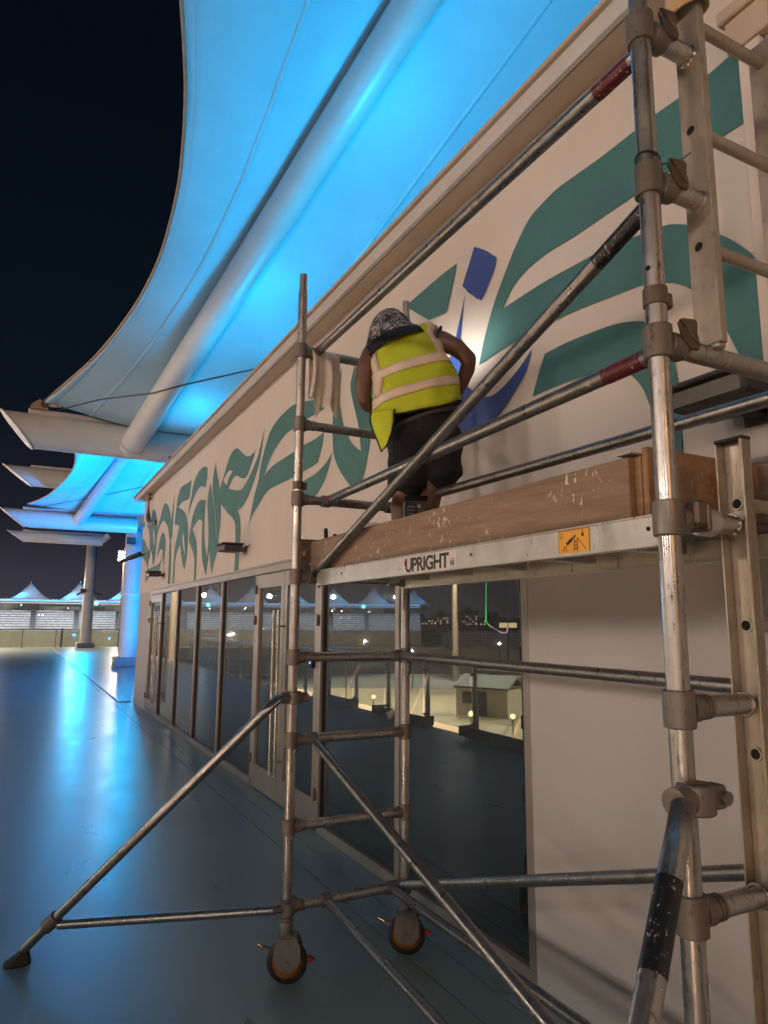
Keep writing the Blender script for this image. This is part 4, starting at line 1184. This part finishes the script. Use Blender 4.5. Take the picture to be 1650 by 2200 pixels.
# head scarf hanging over the neck and shoulders
sl_ = [((-0.150, 0.100, 1.455), (-0.116, 0.100, 1.464), .03), ((-0.208, 0.110, 1.426), (-0.053, 0.110, 1.445), .088), ((-0.237, 0.110, 1.369), (-0.019, 0.110, 1.398), .114), ((-0.249, 0.080, 1.298), (0.000, 0.080, 1.350), .128), ((-0.251, 0.045, 1.233), (0.017, 0.045, 1.326), .124), ((-0.266, 0.035, 1.178), (0.043, 0.035, 1.312), .134)]
def sring(a0, b0, d0, gx=0.0, i=0, wv=.035, tz=0.0):
    a0, b0 = Vector(a0), Vector(b0)
    c, hv = (a0 + b0) / 2, (b0 - a0) / 2
    return [c + hv * math.cos(t) * (1 + wv * math.sin(5 * t + i)) + Vector((0, math.sin(t) * d0 * (1 + wv * math.sin(6 * t + i)), -tz * math.sin(t))) for t in [2 * math.pi * j / 40 for j in range(40)]]
rows = [sring(a, b, d, i=i, tz=.0032 * i) for i, (a, b, d) in enumerate(sl_)]
scf = MB().grid(rows, True, True).add(rows[0], [tuple(range(40))], True).build('head_scarf', M['scarf'], pr, 'black and white patterned scarf over the head')
sd = scf.modifiers.new('smooth', 'SUBSURF'); sd.levels = sd.render_levels = 1
hb = [sring(*sl_[5], i=5, tz=.016), sring((-0.268, 0.030, 1.145), (0.068, 0.030, 1.293), .143, i=5.4, tz=.018), sring((-0.258, 0.025, 1.109), (0.087, 0.025, 1.267), .150, i=6, tz=.018)]
hb = [[p + Vector((0, 0, 0)) for p in r] for r in hb]
hb_ = MB().grid(hb, True, True).build('scarf_border', M['scarf_band'], scf)
hb_.modifiers.new('thickness', 'SOLIDIFY').thickness = .004
# cap brim and head torch
br = []
for s in range(5):
    q = s / 4
    br.append([Vector((-0.130, 0.160, 1.364)) + Vector((math.cos(t) * (.082 + .012 * q), .06 + math.sin(t) * (.05 + .085 * q), .03 - .02 * q - .03 * (math.cos(t)) ** 2)) for t in [math.pi * j / 16 for j in range(17)]])
b_ = MB().grid(br).build('cap_brim', plain('pale_blue_cap', (.30, .45, .55), .7), pr)
b_.modifiers.new('thickness', 'SOLIDIFY').thickness = .004
ht = MB().tube((-0.097, 0.215, 1.360), (-0.092, 0.262, 1.355), .026, .032, 18).build('head_torch', M['rubber'], pr)
MB().tube((-0.092, 0.262, 1.355), (-0.092, 0.264, 1.355), .028, n=18).build('torch_lens', glow('torch_lens_glow', (1, .97, .9), 6), ht)
loc = pr.matrix_basis
PM = Matrix.Translation(PO) @ Matrix.Rotation(R(-27.56), 4, 'Z')
lw_ = PM @ Vector((-0.089, 0.290, 1.352))
tl = lamp('torch_light', 'SPOT', lw_, 60, (1.0, .96, .88), None, (2.382, 3.42, 3.80), .02, 116, .9)
tl.parent = pr
tl.matrix_parent_inverse = PM.inverted()

# ---------------------------------------------------------------- things on the platform
# towel over the top rung of the far frame
tw = []
for i in range(25):
    s = i / 24
    row = []
    for j in range(22):
        q = j / 21
        x = 1.372 + .165 * q + .035 * s * (q - .5)
        fold = .016 * math.sin(q * 11 + .6) * min(1, s * 2.2) + .010 * math.sin(q * 23) * s
        if s < .12:
            a = math.pi * (s / .12)
            row.append(Vector((x, YF + .030 * math.cos(a), 3.285 + .032 * math.sin(a))))
        else:
            t = (s - .12) / .88
            L = .40 - .07 * q + .05 * math.sin(q * 7 + 1) - (.16 if q < .22 else 0)
            row.append(Vector((x - .012 * t + .01 * math.sin(t * 3), YF - .031 - fold - .012 * t, 3.285 - t * L)))
    tw.append(row)
twm = cloth('cream_towel', (.66, .58, .49), .95, .1, .5, 30)
back = [[Vector((p.x, YF + .031 + .006 * math.sin(i_ * .8), 3.285 - .26 * (k / 8))) for i_, p in enumerate(tw[0])] for k in range(8, -1, -1)]
to = MB().grid(back + tw[0:]).build('towel', twm)
to.modifiers.new('thickness', 'SOLIDIFY').thickness = .004
sd = to.modifiers.new('smooth', 'SUBSURF'); sd.levels = sd.render_levels = 1
tag(to, 'cream towel hung over a scaffold rung beside the painter', 'towel')
# dark printed carton in front of the painter's legs
cx_ = empty('carton', (1.655, 2.86, 2.0355), R(-20), 'dark printed carton standing by the painter\'s legs', 'box')
MB().box((-.055, -.03, 0), (.055, .03, .30), .003).build('shell', plain('dark_carton', (.018, .022, .03), .45, var=.4, scale=14), cx_)
pm = MB()
random.seed(3)
for r_ in range(7):
    x0 = -.040
    while x0 < -.008:
        w_ = random.uniform(.004, .010)
        pm.box((x0, -.0306, .27 - r_ * .017), (min(x0 + w_, -.006), -.0302, .277 - r_ * .017))
        x0 += w_ + .004
for r_ in range(9):
    pm.box((.008, -.0306, .255 - r_ * .008), (.008 + random.uniform(.02, .038), -.0302, .2575 - r_ * .008))
pm.box((.008, -.0306, .268), (.024, -.0302, .285))
pm.build('print', plain('grey_print', (.30, .30, .30), .5), cx_)
MB().prism([(-.055, -.0305, .302), (.055, -.0305, .302), (.055, -.055, .325), (-.055, -.05, .322)], (0, .0015, 0)).build('flap', M['gasket'], cx_)
wb = empty('primer_block', (1.60, 3.24, 2.0355), R(-24), 'small white block standing behind the long toe board', 'block')
MB().box((-.045, -.02, 0), (.045, .02, .245), .004).build('block', plain('white_foam_board', (.66, .62, .58), .6), wb)
MB().box((-.02, -.0208, .07), (-.014, -.0202, .08)).box((.02, -.0208, .17), (.024, -.0202, .176)).build('specks', M['latch'], wb)
# brushes in a pot
bp = empty('brush_pot', (1.515, 3.56, 2.0355), 0, 'black paint brushes upright in a pot at the far end of the platform', 'brushes')
MB().lathe([(0, 0), (.045, 0), (.05, .13), (.046, .13), (.042, .006), (0, .006)], n=24).build('pot', plain('grey_pot', (.12, .12, .12), .5), bp)
for dx, dy, h in ((-.018, 0, .235), (.022, -.01, .205)):
    MB().lathe([(.0, 0), (.007, .02), (.008, .10), (.012, h - .02), (.010, h), (0, h)], (dx, dy, .01), (dx * 1.2, .05, 1), 14).build('brush_handle', M['rubber'], bp)

# ================================================================ balustrades
M['post_paint'] = plain('balustrade_post_paint', (.46, .36, .27), .5, var=.1)
bal = empty('glass_balustrade', (-1.68, 10, 0), 0, 'glass balustrade with paddle-shaped posts along the deck edge', 'balustrade')
prof = [(-.028, 1.13), (.028, 1.13), (.028, .62), (.036, .54), (.056, .44), (.056, -.12), (-.056, -.12), (-.056, .44), (-.036, .54), (-.028, .62)]
pm_ = MB().prism([(-.02, a, z) for a, z in prof], (.04, 0, 0)).build('post', M['post_paint'], bal)
cl_ = MB().tube((.02, 0, .95), (.09, 0, .95), .022, n=10).tube((.02, 0, .18), (.09, 0, .18), .022, n=10).build('clamp', M['cable'], pm_)
gm = MB().box((-.007, .03, .10), (.007, 1.44, 1.06), .002).build('pane', M['clear'], bal)
ys = [9.42 + 1.47 * k for k in range(-11, 14)]
pm_.location = (-.03, ys[0] - 10, 0)
gm.location = (.06, ys[0] - 10, 0)
for y in ys[1:]:
    p = pm_.copy(); COL.objects.link(p); p.parent = bal; p.location = (-.03, y - 10, 0)
    c = cl_.copy(); COL.objects.link(c); c.parent = p
    g = gm.copy(); COL.objects.link(g); g.parent = bal; g.location = (.06, y - 10, 0)
MB().tube((.03, ys[0] - 10, 1.15), (.03, ys[-1] - 8.5, 1.15), .026, n=14).build('hand_rail', M['steel'], bal)
b2 = empty('glass_balustrade', (4, 51.85, 0), 0, 'clear glass balustrade across the far end of the deck', 'balustrade')
xs = [-5.6 + 1.98 * k for k in range(9)]
pp = MB().box((-.03, -.03, 0), (.03, .03, 1.14), .004).build('post', M['cable'], b2)
gg = MB().box((.05, -.008, .05), (1.93, .008, 1.08), .003).build('pane', M['clear'], b2)
hh = MB().box((.0, -.03, .28), (.09, .03, .33), .006).box((0, -.03, .86), (.09, .03, .91), .006).build('clamp', M['cable'], pp)
pp.location = (xs[0], 0, 0); gg.location = (xs[0], 0, 0)
for x in xs[1:]:
    p = pp.copy(); COL.objects.link(p); p.parent = b2; p.location = (x, 0, 0)
    c = hh.copy(); COL.objects.link(c); c.parent = p
    g = gg.copy(); COL.objects.link(g); g.parent = b2; g.location = (x, 0, 0)
MB().box((xs[0], -.035, 1.14), (xs[-1] + 2, .035, 1.19), .006).build('hand_rail', M['cable'], b2)
MB().box((-1.35, -.08, 0), (-1.22, .06, 1.28), .01).build('gate_post', M['cable'], b2)

# ================================================================ race track below and grandstand beyond
GZ = -6.0
def polar(r, az, z):
    a = R(az)
    return Vector((r * math.sin(a), r * math.cos(a), z))
def arc(prof, az0, az1, step=1.0, mb=None):
    n = max(2, int(abs(az1 - az0) / step) + 1)
    rows = [[polar(r, az0 + (az1 - az0) * i / (n - 1), z) for r, z in prof] for i in range(n)]
    mb = mb or MB()
    k = len(prof)
    mb.grid(rows, False, True)
    mb.add(rows[0], [tuple(range(k))]).add(rows[-1], [tuple(range(k))])
    return mb
M['sand'] = plain('sandy_run_off', (.44, .36, .265), .9, var=.18, scale=.05)
M['asphalt'] = plain('track_asphalt', (.07, .07, .072), .8, var=.2, scale=.08)
M['linep'] = plain('white_line_paint', (.75, .73, .68), .6)
M['barrier'] = plain('cream_barrier', (.62, .55, .44), .7, var=.1, scale=.3)
M['tier'] = plain('stand_concrete', (.48, .50, .54), .7, var=.22, scale=.6)
M['seat'] = plain('pale_stand_seats', (.52, .58, .62), .6, var=.35, scale=1.6)
M['tier_dark'] = plain('dark_stand_and_row_shade', (.16, .17, .19), .7)  # dark tone of aisles and suites; on the tiers it paints row shade
g = MB().add([(-2500, -2500, GZ), (2500, -2500, GZ), (2500, 2500, GZ), (-2500, 2500, GZ)], [(0, 1, 2, 3)]).build('ground', M['sand'])
struct(g, 'floodlit sandy run-off area below the deck')
struct(arc([(84, GZ + .004), (84, GZ + .03), (104, GZ + .03), (104, GZ + .004)], -80, 30, 2).build('track', M['asphalt']), 'dark asphalt race track curving past the grandstand')
struct(arc([(105.5, GZ + .004), (105.5, GZ + .05), (107.5, GZ + .05), (107.5, GZ + .004)], -80, 30, 2).build('track_line', M['linep']), 'white line along the outer edge of the track')
bw = arc([(152, GZ), (152, GZ + 2.4), (152.6, GZ + 2.4), (152.6, GZ)], -70, 20, 1).build('track_barrier', M['barrier'])
tag(bw, 'long cream barrier wall on the far side of the track', 'barrier')

gs = empty('grandstand', polar(240, -10, GZ), 0, 'pale tiered grandstand curving behind the track under peaked tents', 'grandstand')
def gpart(mb, name, mat, parent=None):
    o = mb.build(name, mat, parent or gs)
    if parent is None:
        o.location = -Vector(gs.location)
    return o
A0, A1 = -29.5, 12
gpart(arc([(228, GZ), (228, -1.2), (229, -1.2), (229, GZ)], A0, A1), 'front_wall', M['barrier'])
gpart(arc([(226.5, -1.6), (226.5, -.7), (227.9, -.7), (227.9, -1.6)], A0, A1), 'front_fascia', M['tier'])
for k in range(9):
    r0, z0 = 229.2 + 2.0 * k, -1.3 + .72 * k
    gpart(arc([(r0, z0 - .7), (r0, z0), (r0 + 1.99, z0), (r0 + 1.99, z0 - .7)], A0, A1), 'tier', M['tier_dark'])
    gpart(arc([(r0 + .9, z0 + .002), (r0 + .9, z0 + .42), (r0 + 1.4, z0 + .46), (r0 + 1.4, z0 + .002)], A0, A1), 'seat_row', M['seat'])
for i, az in enumerate([A0 + 1.5 + 2.9 * j for j in range(14)]):
    mb = MB()
    a = polar(229.3, az, -1.1); b = polar(246.5, az, 4.9)
    t = Vector((math.cos(R(az)), -math.sin(R(az)), 0))
    mb.prism([a - t * .7, a + t * .7, b + t * .7, b - t * .7], (0, 0, .10))
    gpart(mb, 'aisle', M['tier_dark'])
random.seed(5)
for j in range(26):
    az = A0 + .8 + 1.55 * j
    t = Vector((math.cos(R(az)), -math.sin(R(az)), 0)); n = polar(1, az, 0)
    c = polar(247.6, az, 5.1)
    w = random.uniform(1.6, 2.9)
    gpart(MB().prism([c - t * w, c + t * w, c + t * w + n * 1.5, c - t * w + n * 1.5], (0, 0, random.uniform(1.0, 2.0))), 'suite', M['tier_dark' if j % 3 == 1 else 'tier'])
gpart(arc([(250, 4.0), (250, 8.2), (250.6, 8.2), (250.6, 4.0)], A0, A1), 'back_wall', M['tier'])
gpart(arc([(236, 7.75), (236, 8.05), (251, 8.35), (251, 8.05)], A0, A1), 'roof_slab', M['tier'])
gpart(arc([(235.9, 7.55), (235.9, 7.78), (235.99, 7.78), (235.99, 7.55)], A0, A1), 'blue_light_strip', glow('blue_led_strip', (.04, .38, 1.0), 3.0))
gpart(arc([(235.9, 6.95), (235.9, 7.12), (235.99, 7.12), (235.99, 6.95)], A0, A1), 'white_light_strip', glow('white_led_strip', (1.0, .9, .82), 1.1))
lm = glow('stand_lamp_glow', (1.0, .93, .82), 9)
lb = glow('blue_stand_lamp_glow', (.05, .5, 1.0), 22)
sp = MB().sphere((0, 0, 0), .17, 8, 6).build('lamp', lm, gs)
sp.location = polar(234, A0 + 1, 6.2) - Vector(gs.location)
for j in range(42):
    q = sp.copy(); COL.objects.link(q); q.parent = gs
    q.location = polar(random.uniform(231, 240), A0 + random.uniform(.5, 41), random.choice((6.4, 6.1, 5.6, 3.4, -.3, -.5))) - Vector(gs.location)
    s = random.uniform(.6, 1.6); q.scale = (s, s, s)
for az in (5.2, -12.3, -19.2, -24.8):
    q = MB().sphere((0, 0, 0), .55, 10, 8).build('blue_lamp', lb, gs)
    q.location = polar(234, az, 7.2) - Vector(gs.location)
for j, az in enumerate([A0 + 2 + 5.2 * i for i in range(8)]):
    lamp('stand_light', 'POINT', polar(226, az, 10) - Vector(gs.location), 6500, (.98, .95, .97), gs, radius=.6)

def tent_mat():
    m, t, b = new_mat('tent_fabric')
    d = t.nodes.new('ShaderNodeBsdfDiffuse'); d.inputs[0].default_value = (.62, .60, .57, 1)
    tr = t.nodes.new('ShaderNodeBsdfTranslucent'); tr.inputs[0].default_value = (.60, .62, .64, 1)
    mx = t.nodes.new('ShaderNodeMixShader'); mx.inputs[0].default_value = .45
    t.links.new(d.outputs[0], mx.inputs[1]); t.links.new(tr.outputs[0], mx.inputs[2])
    t.links.new(mx.outputs[0], t.nodes['Material Output'].inputs[0])
    return m
M['tent'] = tent_mat()
names = ['first', 'second', 'third', 'fourth', 'fifth', 'sixth', 'seventh', 'eighth', 'ninth', 'tenth', 'eleventh', 'twelfth', 'thirteenth']
for i in range(13):
    az = 10.6 - 3.3 * i
    e = empty('peaked_tent', polar(243, az, 8.35), R(-az), 'white peaked tent roof glowing blue, %s from the building side of the grandstand' % names[i], 'tent', 'peaked tents on the grandstand')
    rows = []
    N = 16
    wx_, wy_, pk = 7.6, 7.5, 5.7 + .25 * (i % 3)
    for a in range(N + 1):
        row = []
        for b in range(N + 1):
            x, y = -1 + 2 * a / N, -1 + 2 * b / N
            d = min(1, (abs(x) ** 2.6 + abs(y) ** 2.6) ** (1 / 2.6))
            h = pk * (1 - d) ** 1.75
            ex = .9 * (x * x * (1 - .0 * y)) * max(0, abs(x) - .55) + .5 * max(0, abs(y) - .6) * (abs(x))
            row.append(Vector((x * wx_, y * wy_, h + ex - .6)))
        rows.append(row)
    MB().grid(rows).build('roof_sheet', M['tent'], e)
    MB().tube((0, 0, -.6), (0, 0, pk - .35), .12, n=8).build('mast', M['white_steel'], e)
    lamp('tent_light', 'POINT', (-2.6, -3.0, .35), 1300, (.02, .42, 1.0), e, radius=.3)

def mast(r, az, h, label, power, lit=True, spot=0):
    p = polar(r, az, GZ)
    e = empty('floodlight_mast', p, R(-az), label, 'light mast', 'track floodlight masts')
    MB().tube((0, 0, 0), (0, 0, h), .42, .26, 16).build('pole', M['barrier'], e)
    hd = MB()
    for z in (h - .6, h + .3, h + 1.2):
        hd.box((-1.5, -.15, z - .06), (1.5, .15, z + .06))
    hd.tube((0, 0, h - .7), (0, 0, h + 1.5), .12, n=8)
    hd.build('head_frame', M['cable'], e)
    if lit:
        for z in (h - .6, h + .3, h + 1.2):
            for x in (-1.3, -.65, 0, .65, 1.3):
                MB().sphere((x + .12 * (z > h), -.32, z - .12), (.30, .16, .30), 10, 8).build('floodlight', M['floodlamp'], e)
        MB().sphere((0, 0, h + 1.9), .14, 8, 6).build('warning_lamp', glow('red_warning_lamp', (1, .12, .05), 8), e)
    if spot:
        lamp('track_light', 'SPOT', (0, -.9, h - .4), spot, (1.0, .75, .48), e, (0, -9, 0), .5, 104, .5)
    else:
        lamp('mast_light', 'POINT', (0, -1.2, h + .2), power, (1.0, .86, .66), e, radius=.8)
    return e
M['floodlamp'] = glow('floodlight_glow', (1.0, .90, .72), 18)
mast(180, 7.0, 23.2, 'lit floodlight mast beside the wide column above the far grandstand', 9000)
mast(95, -30.9, 24, 'slim floodlight mast mirrored in the glazing', 0, True, 330000)
mast(70, -46, 24, 'unseen floodlight mast added to brighten the near side of the track', 0, True, 300000)  # added out of view to light the ground mirrored in the glass
mast(82, -7.5, 24, 'unseen floodlight mast added to brighten the ground below the far end of the deck', 0, True, 330000)  # another hidden mast, added to light the far ground

# low stand, city and light lines mirrored in the glass
ls = empty('low_stand', polar(190, -36, GZ), 0, 'low empty seating bank beyond the barrier wall', 'seating bank')
for k in range(6):
    r0, z0 = 172 + 1.6 * k, -3.6 + .62 * k
    o = arc([(r0, GZ), (r0, z0), (r0 + 1.59, z0), (r0 + 1.59, GZ)], -46, -31, 1).build('tier', M['tier'], ls)
    o.location = -Vector(ls.location)
st_m = MB().box((-.25, -.25, 0), (.25, .25, .5), .05)
random.seed(11)
seats = MB()
for k in range(6):
    for j in range(60):
        c = polar(172.8 + 1.6 * k, -45.5 + .235 * j, -3.6 + .62 * k)
        seats.box(c + Vector((-.22, -.22, .002)), c + Vector((.22, .22, .42)))
o = seats.build('seats', M['linep'], ls); o.location = -Vector(ls.location); o['kind'] = 'stuff'
M['tower'] = plain('dark_tower_cladding', (.04, .042, .05), .6)
win = glow('lit_window_glow', (1.0, .82, .6), 2.2)
CL = ['short wide', 'slim', 'tall', 'stepped', 'plain', 'broad', 'narrow']
for i in range(7):
    az = -29.5 - 2.1 * i
    h = (11, 13, 16, 12, 9, 14, 11)[i]
    w = (14, 6, 8, 9, 12, 15, 7)[i]
    e = empty('city_building', polar(430 + 12 * (i % 3), az, GZ), R(-az), '%s dark city block with lit windows on the night skyline' % CL[i], 'building', 'dark city blocks')
    MB().box((-w, -6, 0), (w, 6, h), .1).box((-w * .4, -3, h), (w * .3, 3, h + 2.5)).build('tower', M['tower'], e)
    wm = MB().box((-.35, -6.06, -.3), (.35, -6.01, .3)).build('window', win, e)
    wm.location = (-w + 1.5, 0, 8)
    for k in range(14):
        q = wm.copy(); COL.objects.link(q); q.parent = e
        q.location = (-w + 1.5 + 2.0 * random.randrange(max(1, int(w - 1))), 0, 7.5 + 1.6 * random.randrange(max(1, int((h - 7.5) / 1.6))))
e = empty('lit_pavilion', polar(300, -37.0, GZ), R(37), 'low building with two broad warm lit windows', 'building')
MB().box((-9, -4, 0), (9, 4, 9.5), .1).build('shell', M['tower'], e)
for x0, x1 in ((-7.5, -4.2), (-2.4, 4.6)):
    MB().box((x0, -4.08, 6.2), (x1, -4.01, 8.2)).build('window', glow('warm_window_glow', (1.0, .72, .35), 1.6), e)
e = empty('light_line', polar(150, -35, GZ), 0, 'thin green and pink light lines of a lit ride mirrored in the glass', 'light line')
def lline(pts, mat, name):
    o = MB().path([polar(150, a, z) for a, z in pts], .11, 8).build(name, mat, e)
    o.location = -Vector(e.location)
gl, pk_, rd = glow('green_led', (.02, 1.0, .08), 2.4), glow('pink_led', (1.0, .62, .78), 1.6), glow('red_led', (1.0, .05, .12), 2.2)
lline([(-34.45, 14.5), (-34.32, 2.2), (-34.6, 1.4)], gl, 'green_line')
lline([(-34.6, 1.4), (-35.55, -.1), (-35.95, -.15), (-36.05, 1.0)], pk_, 'pink_line')
lline([(-36.75, 12.5), (-36.92, 10.6)], rd, 'red_line')
lline([(-36.92, 10.6), (-37.5, .0)], gl, 'green_line')
lline([(-36.05, -6), (-36.1, 22)], M['cable'], 'pole')
# sheds and little lamps on the ground below the deck
def shed(r, az, w, d, h, rz, label):
    e = empty('shed', polar(r, az, GZ), R(rz), label, 'shed')
    MB().box((-w, -d, 0), (w, d, h)).build('wall', M['barrier'], e)
    MB().prism([(-w * 1.08, -d * 1.1, h), (w * 1.08, -d * 1.1, h), (w * 1.08, 0, h + d * .55), (-w * 1.08, 0, h + d * .55)], (0, 0, .15)).prism([(-w * 1.08, d * 1.1, h), (w * 1.08, d * 1.1, h), (w * 1.08, 0.001, h + d * .55), (-w * 1.08, 0.001, h + d * .55)], (0, 0, .15)).build('roof', M['tower'], e)
    MB().box((-.5, -d - .06, 0), (.5, -d - .01, 2.1)).build('door', M['tower'], e)
    MB().box((w * .4, -d - .06, 1), (w * .75, -d - .01, 2)).build('window', M['tower'], e)
    return e
shed(60, -32.3, 2.4, 1.7, 2.3, 62, 'small gabled shed below the deck edge')
shed(110, -38.5, 3.0, 3.0, 3.2, 20, 'pale square hut by the track wall')
ball = glow('path_lamp_glow', (1.0, .62, .25), 10)
spots = ('left of the shed', 'at the shed door', 'past the shed gable', 'alone on the sand beyond the shed', 'under the middle window reflection', 'nearest the grandstand side')
for i, (r_, az) in enumerate(((47, -29.6), (46, -33.0), (45, -34.4), (50, -36.8), (60, -25), (58, -22.5))):
    e = empty('path_lamp', polar(r_, az, GZ), 0, 'small warm globe lamp below the deck, ' + spots[i], 'lamp', 'globe path lamps')
    MB().tube((0, 0, 0), (0, 0, 1.5), .05, n=8).build('stem', M['cable'], e)
    MB().sphere((0, 0, 1.65), .17, 12, 8).build('globe', ball, e)

# ================================================================ lamps of the place, and lamps added as fill
BLUE = (.0, .49, 1.0)
DEEP = (.0, .32, 1.0)
WARM = (1.0, .79, .66)
def flood(name, loc, aim, power, color, label, group, radius=.12, angle=150, blend=.6, size=.16, lens=None):
    e = empty(name, loc, 0, label, 'floodlight', group)
    d = (Vector(aim) - Vector(loc)).normalized()
    q = d.to_track_quat('Z', 'Y').to_matrix().to_4x4()
    mb = MB().box((-size, -size * .8, -.10), (size, size * .8, -.02), .012, q)
    for s in (-1, 1):
        mb.box((s * size - .008, -size * .8, -.0195), (s * size + .008, size * .8, .03), .003, q)
        mb.box((-size * .99, s * size * .8 - .008, -.0195), (size * .99, s * size * .8 + .008, .03), .003, q)
    mb.build('housing', M['lampbody'], e)
    MB().box((-.03, -.03, -.16 if False else -.001 - loc[2] * 0 - .14), (.03, .03, -.06), .005).build('foot', M['lampbody'], e)
    lamp('light', 'SPOT', d * .035, power, color, e, d, radius, angle, blend)
    return e
# blue floods standing on the pavilion roof, hidden behind the fascia from the deck
for i, (x, y, p_) in enumerate(((2.75, 12.4, 105), (3.2, 9.6, 270), (3.75, 6.4, 520), (4.5, 2.4, 600))):
    flood('roof_floodlight', (x, y, 4.75), (x - .5, y - .2, 8), p_, BLUE, 'blue floodlight on the pavilion roof, %s from the far end' % names[i], 'blue floodlights under the canopies', radius=.55, size=.5)
# blue floods behind the far corner of the building, washing the second canopy and its column
for i, (x, y, p_, ax_) in enumerate(((5.6, 20.5, 7000, 3.6), (6.4, 25.2, 2800, 4.0), (7.5, 36.0, 500, 5.5))):
    flood('deck_floodlight', (x, y, .16), (ax_, y + 1.5, 7), p_, DEEP, 'blue floodlight on the deck behind the building corner, %s along' % names[i], 'blue floodlights under the canopies', angle=160)
# blue fill lamps added at the deck edge to brighten the nearest canopy's outer half
for i, (y, p_) in enumerate(((11.6, 170), (7.6, 90), (3.0, 80))):
    flood('edge_fill_light', (-1.30, y, .16), (1.6, y + .4, 7), p_, BLUE, 'added blue fill floodlight at the foot of the balustrade, %s from the far end' % names[i], 'blue floodlights under the canopies', angle=70, blend=.8, size=.10)
# blue floods washing the deck; the one on the wide column is added
for i, (x, y, z, ax_, ay_, p_, an) in enumerate(((3.80, 29.25, 4.95, .2, 15, 520, 64), (3.75, 50.7, 3.75, 1.2, 33, 1600, 66))):
    flood('column_floodlight', (x, y, z), (ax_, ay_, 0), p_, BLUE, ('blue floodlight added on the wide column to wash the deck', 'blue floodlight clamped to the slim far column')[i], 'blue floodlights under the canopies', angle=an, blend=.7, size=.16, radius=.2)
# tall floodlight masts on the track side that light the facade from the left and from behind
for i, (r_, az, pw, c) in enumerate(((84, -62, 33000, WARM), (80, -84, 38000, WARM), (78, -108, 34000, WARM), (80, -134, 34000, WARM), (70, -163, 26000, (1.0, .52, .22)))):
    e = mast(r_, az, 23 - .6 * i, 'lit floodlight mast over the track behind the viewpoint, %s round the bend' % names[i], 0, True, 1)
    for ch in list(e.children):
        if ch.type == 'LIGHT':
            bpy.data.objects.remove(ch)
    lp = polar(r_, az, GZ + 23)
    l_ = lamp('facade_light', 'SPOT', lp, pw, c, None, (2.4, 9, 2.5), 4.0, 66, .4)
    l_.parent = e
    l_.matrix_parent_inverse = (Matrix.Translation(e.location) @ Matrix.Rotation(R(-az), 4, 'Z')).inverted()
# warm fill lights added along the balustrade foot for the tube, soffit and posts
for i, y in enumerate((-3.6, -.6, 2.4, 5.4, 8.4, 11.4, 14.4)):
    e = empty('floor_fill_light', (-1.44, y, 0), 0, 'long warm fill light added at the foot of the balustrade, %s along the deck edge' % names[i], 'floodlight', 'added warm fill lights')
    d = Vector((math.cos(R(42)), .30, math.sin(R(42)))).normalized()
    MB().box((-.15, -.9, .012), (.02, .9, .05), .006).build('base', M['lampbody'], e)
    MB().prism([(-.14, -.9, .0505), (.10, -.9, .0505), (-.05, -.9, .17)], (0, 1.8, 0)).build('housing', M['lampbody'], e)
    for s_ in (-1, 1):
        MB().box((-.16, s_ * .91 - .008, .05), (.12, s_ * .91 + .008, .20), .003).build('end_plate', M['lampbody'], e)
    for nm, en, c, loc, aim, wd, spr in (('light', 20, (1.0, .62, .40), (.035, 0, .125), d, .16, 96), ('back_light', 9, (1.0, .45, .14), (-.165, 0, .08), Vector((-1, 0, .55)), .05, 150)):
        l_ = bpy.data.lights.new(nm, 'AREA')
        l_.shape = 'RECTANGLE'; l_.size = 1.7; l_.size_y = wd; l_.energy = en; l_.color = c; l_.spread = R(spr)
        o = bpy.data.objects.new(nm, l_)
        link(o, e)
        o.location = loc
        o.rotation_euler = aim.to_track_quat('-Z', 'X').to_euler()
# lamp posts added to brighten the run-off area, their heads below deck level
random.seed(2)
where = ('by the shed', 'nearest the deck', 'beside the track bend', 'left of the hut', 'past the hut', 'before the grandstand', 'at the grandstand foot', 'below the far balustrade', 'furthest along the run-off')
for i, (r_, az, pw) in enumerate(((72, -21, 5000), (60, -31, 5000), (84, -27, 5000), (66, -39, 5000), (120, -35, 36000), (128, -24, 36000), (190, -14, 90000), (205, -2, 110000), (200, 7, 110000))):
    e = empty('added_lamp_post', polar(r_, az, GZ), R(-az), 'short lit lamp post added to brighten the sandy ground %s' % where[i], 'lamp post', 'added lamp posts on the run-off area')
    MB().tube((0, 0, 0), (0, 0, 4.6), .07, .05, 10).build('pole', M['cable'], e)
    MB().box((-.35, -.15, 4.6), (.35, .15, 4.72), .02).build('lamp_head', M['lampbody'], e)
    lamp('light', 'POINT', (0, 0, 4.45), pw, (1.0, .80, .56), e, radius=.06)
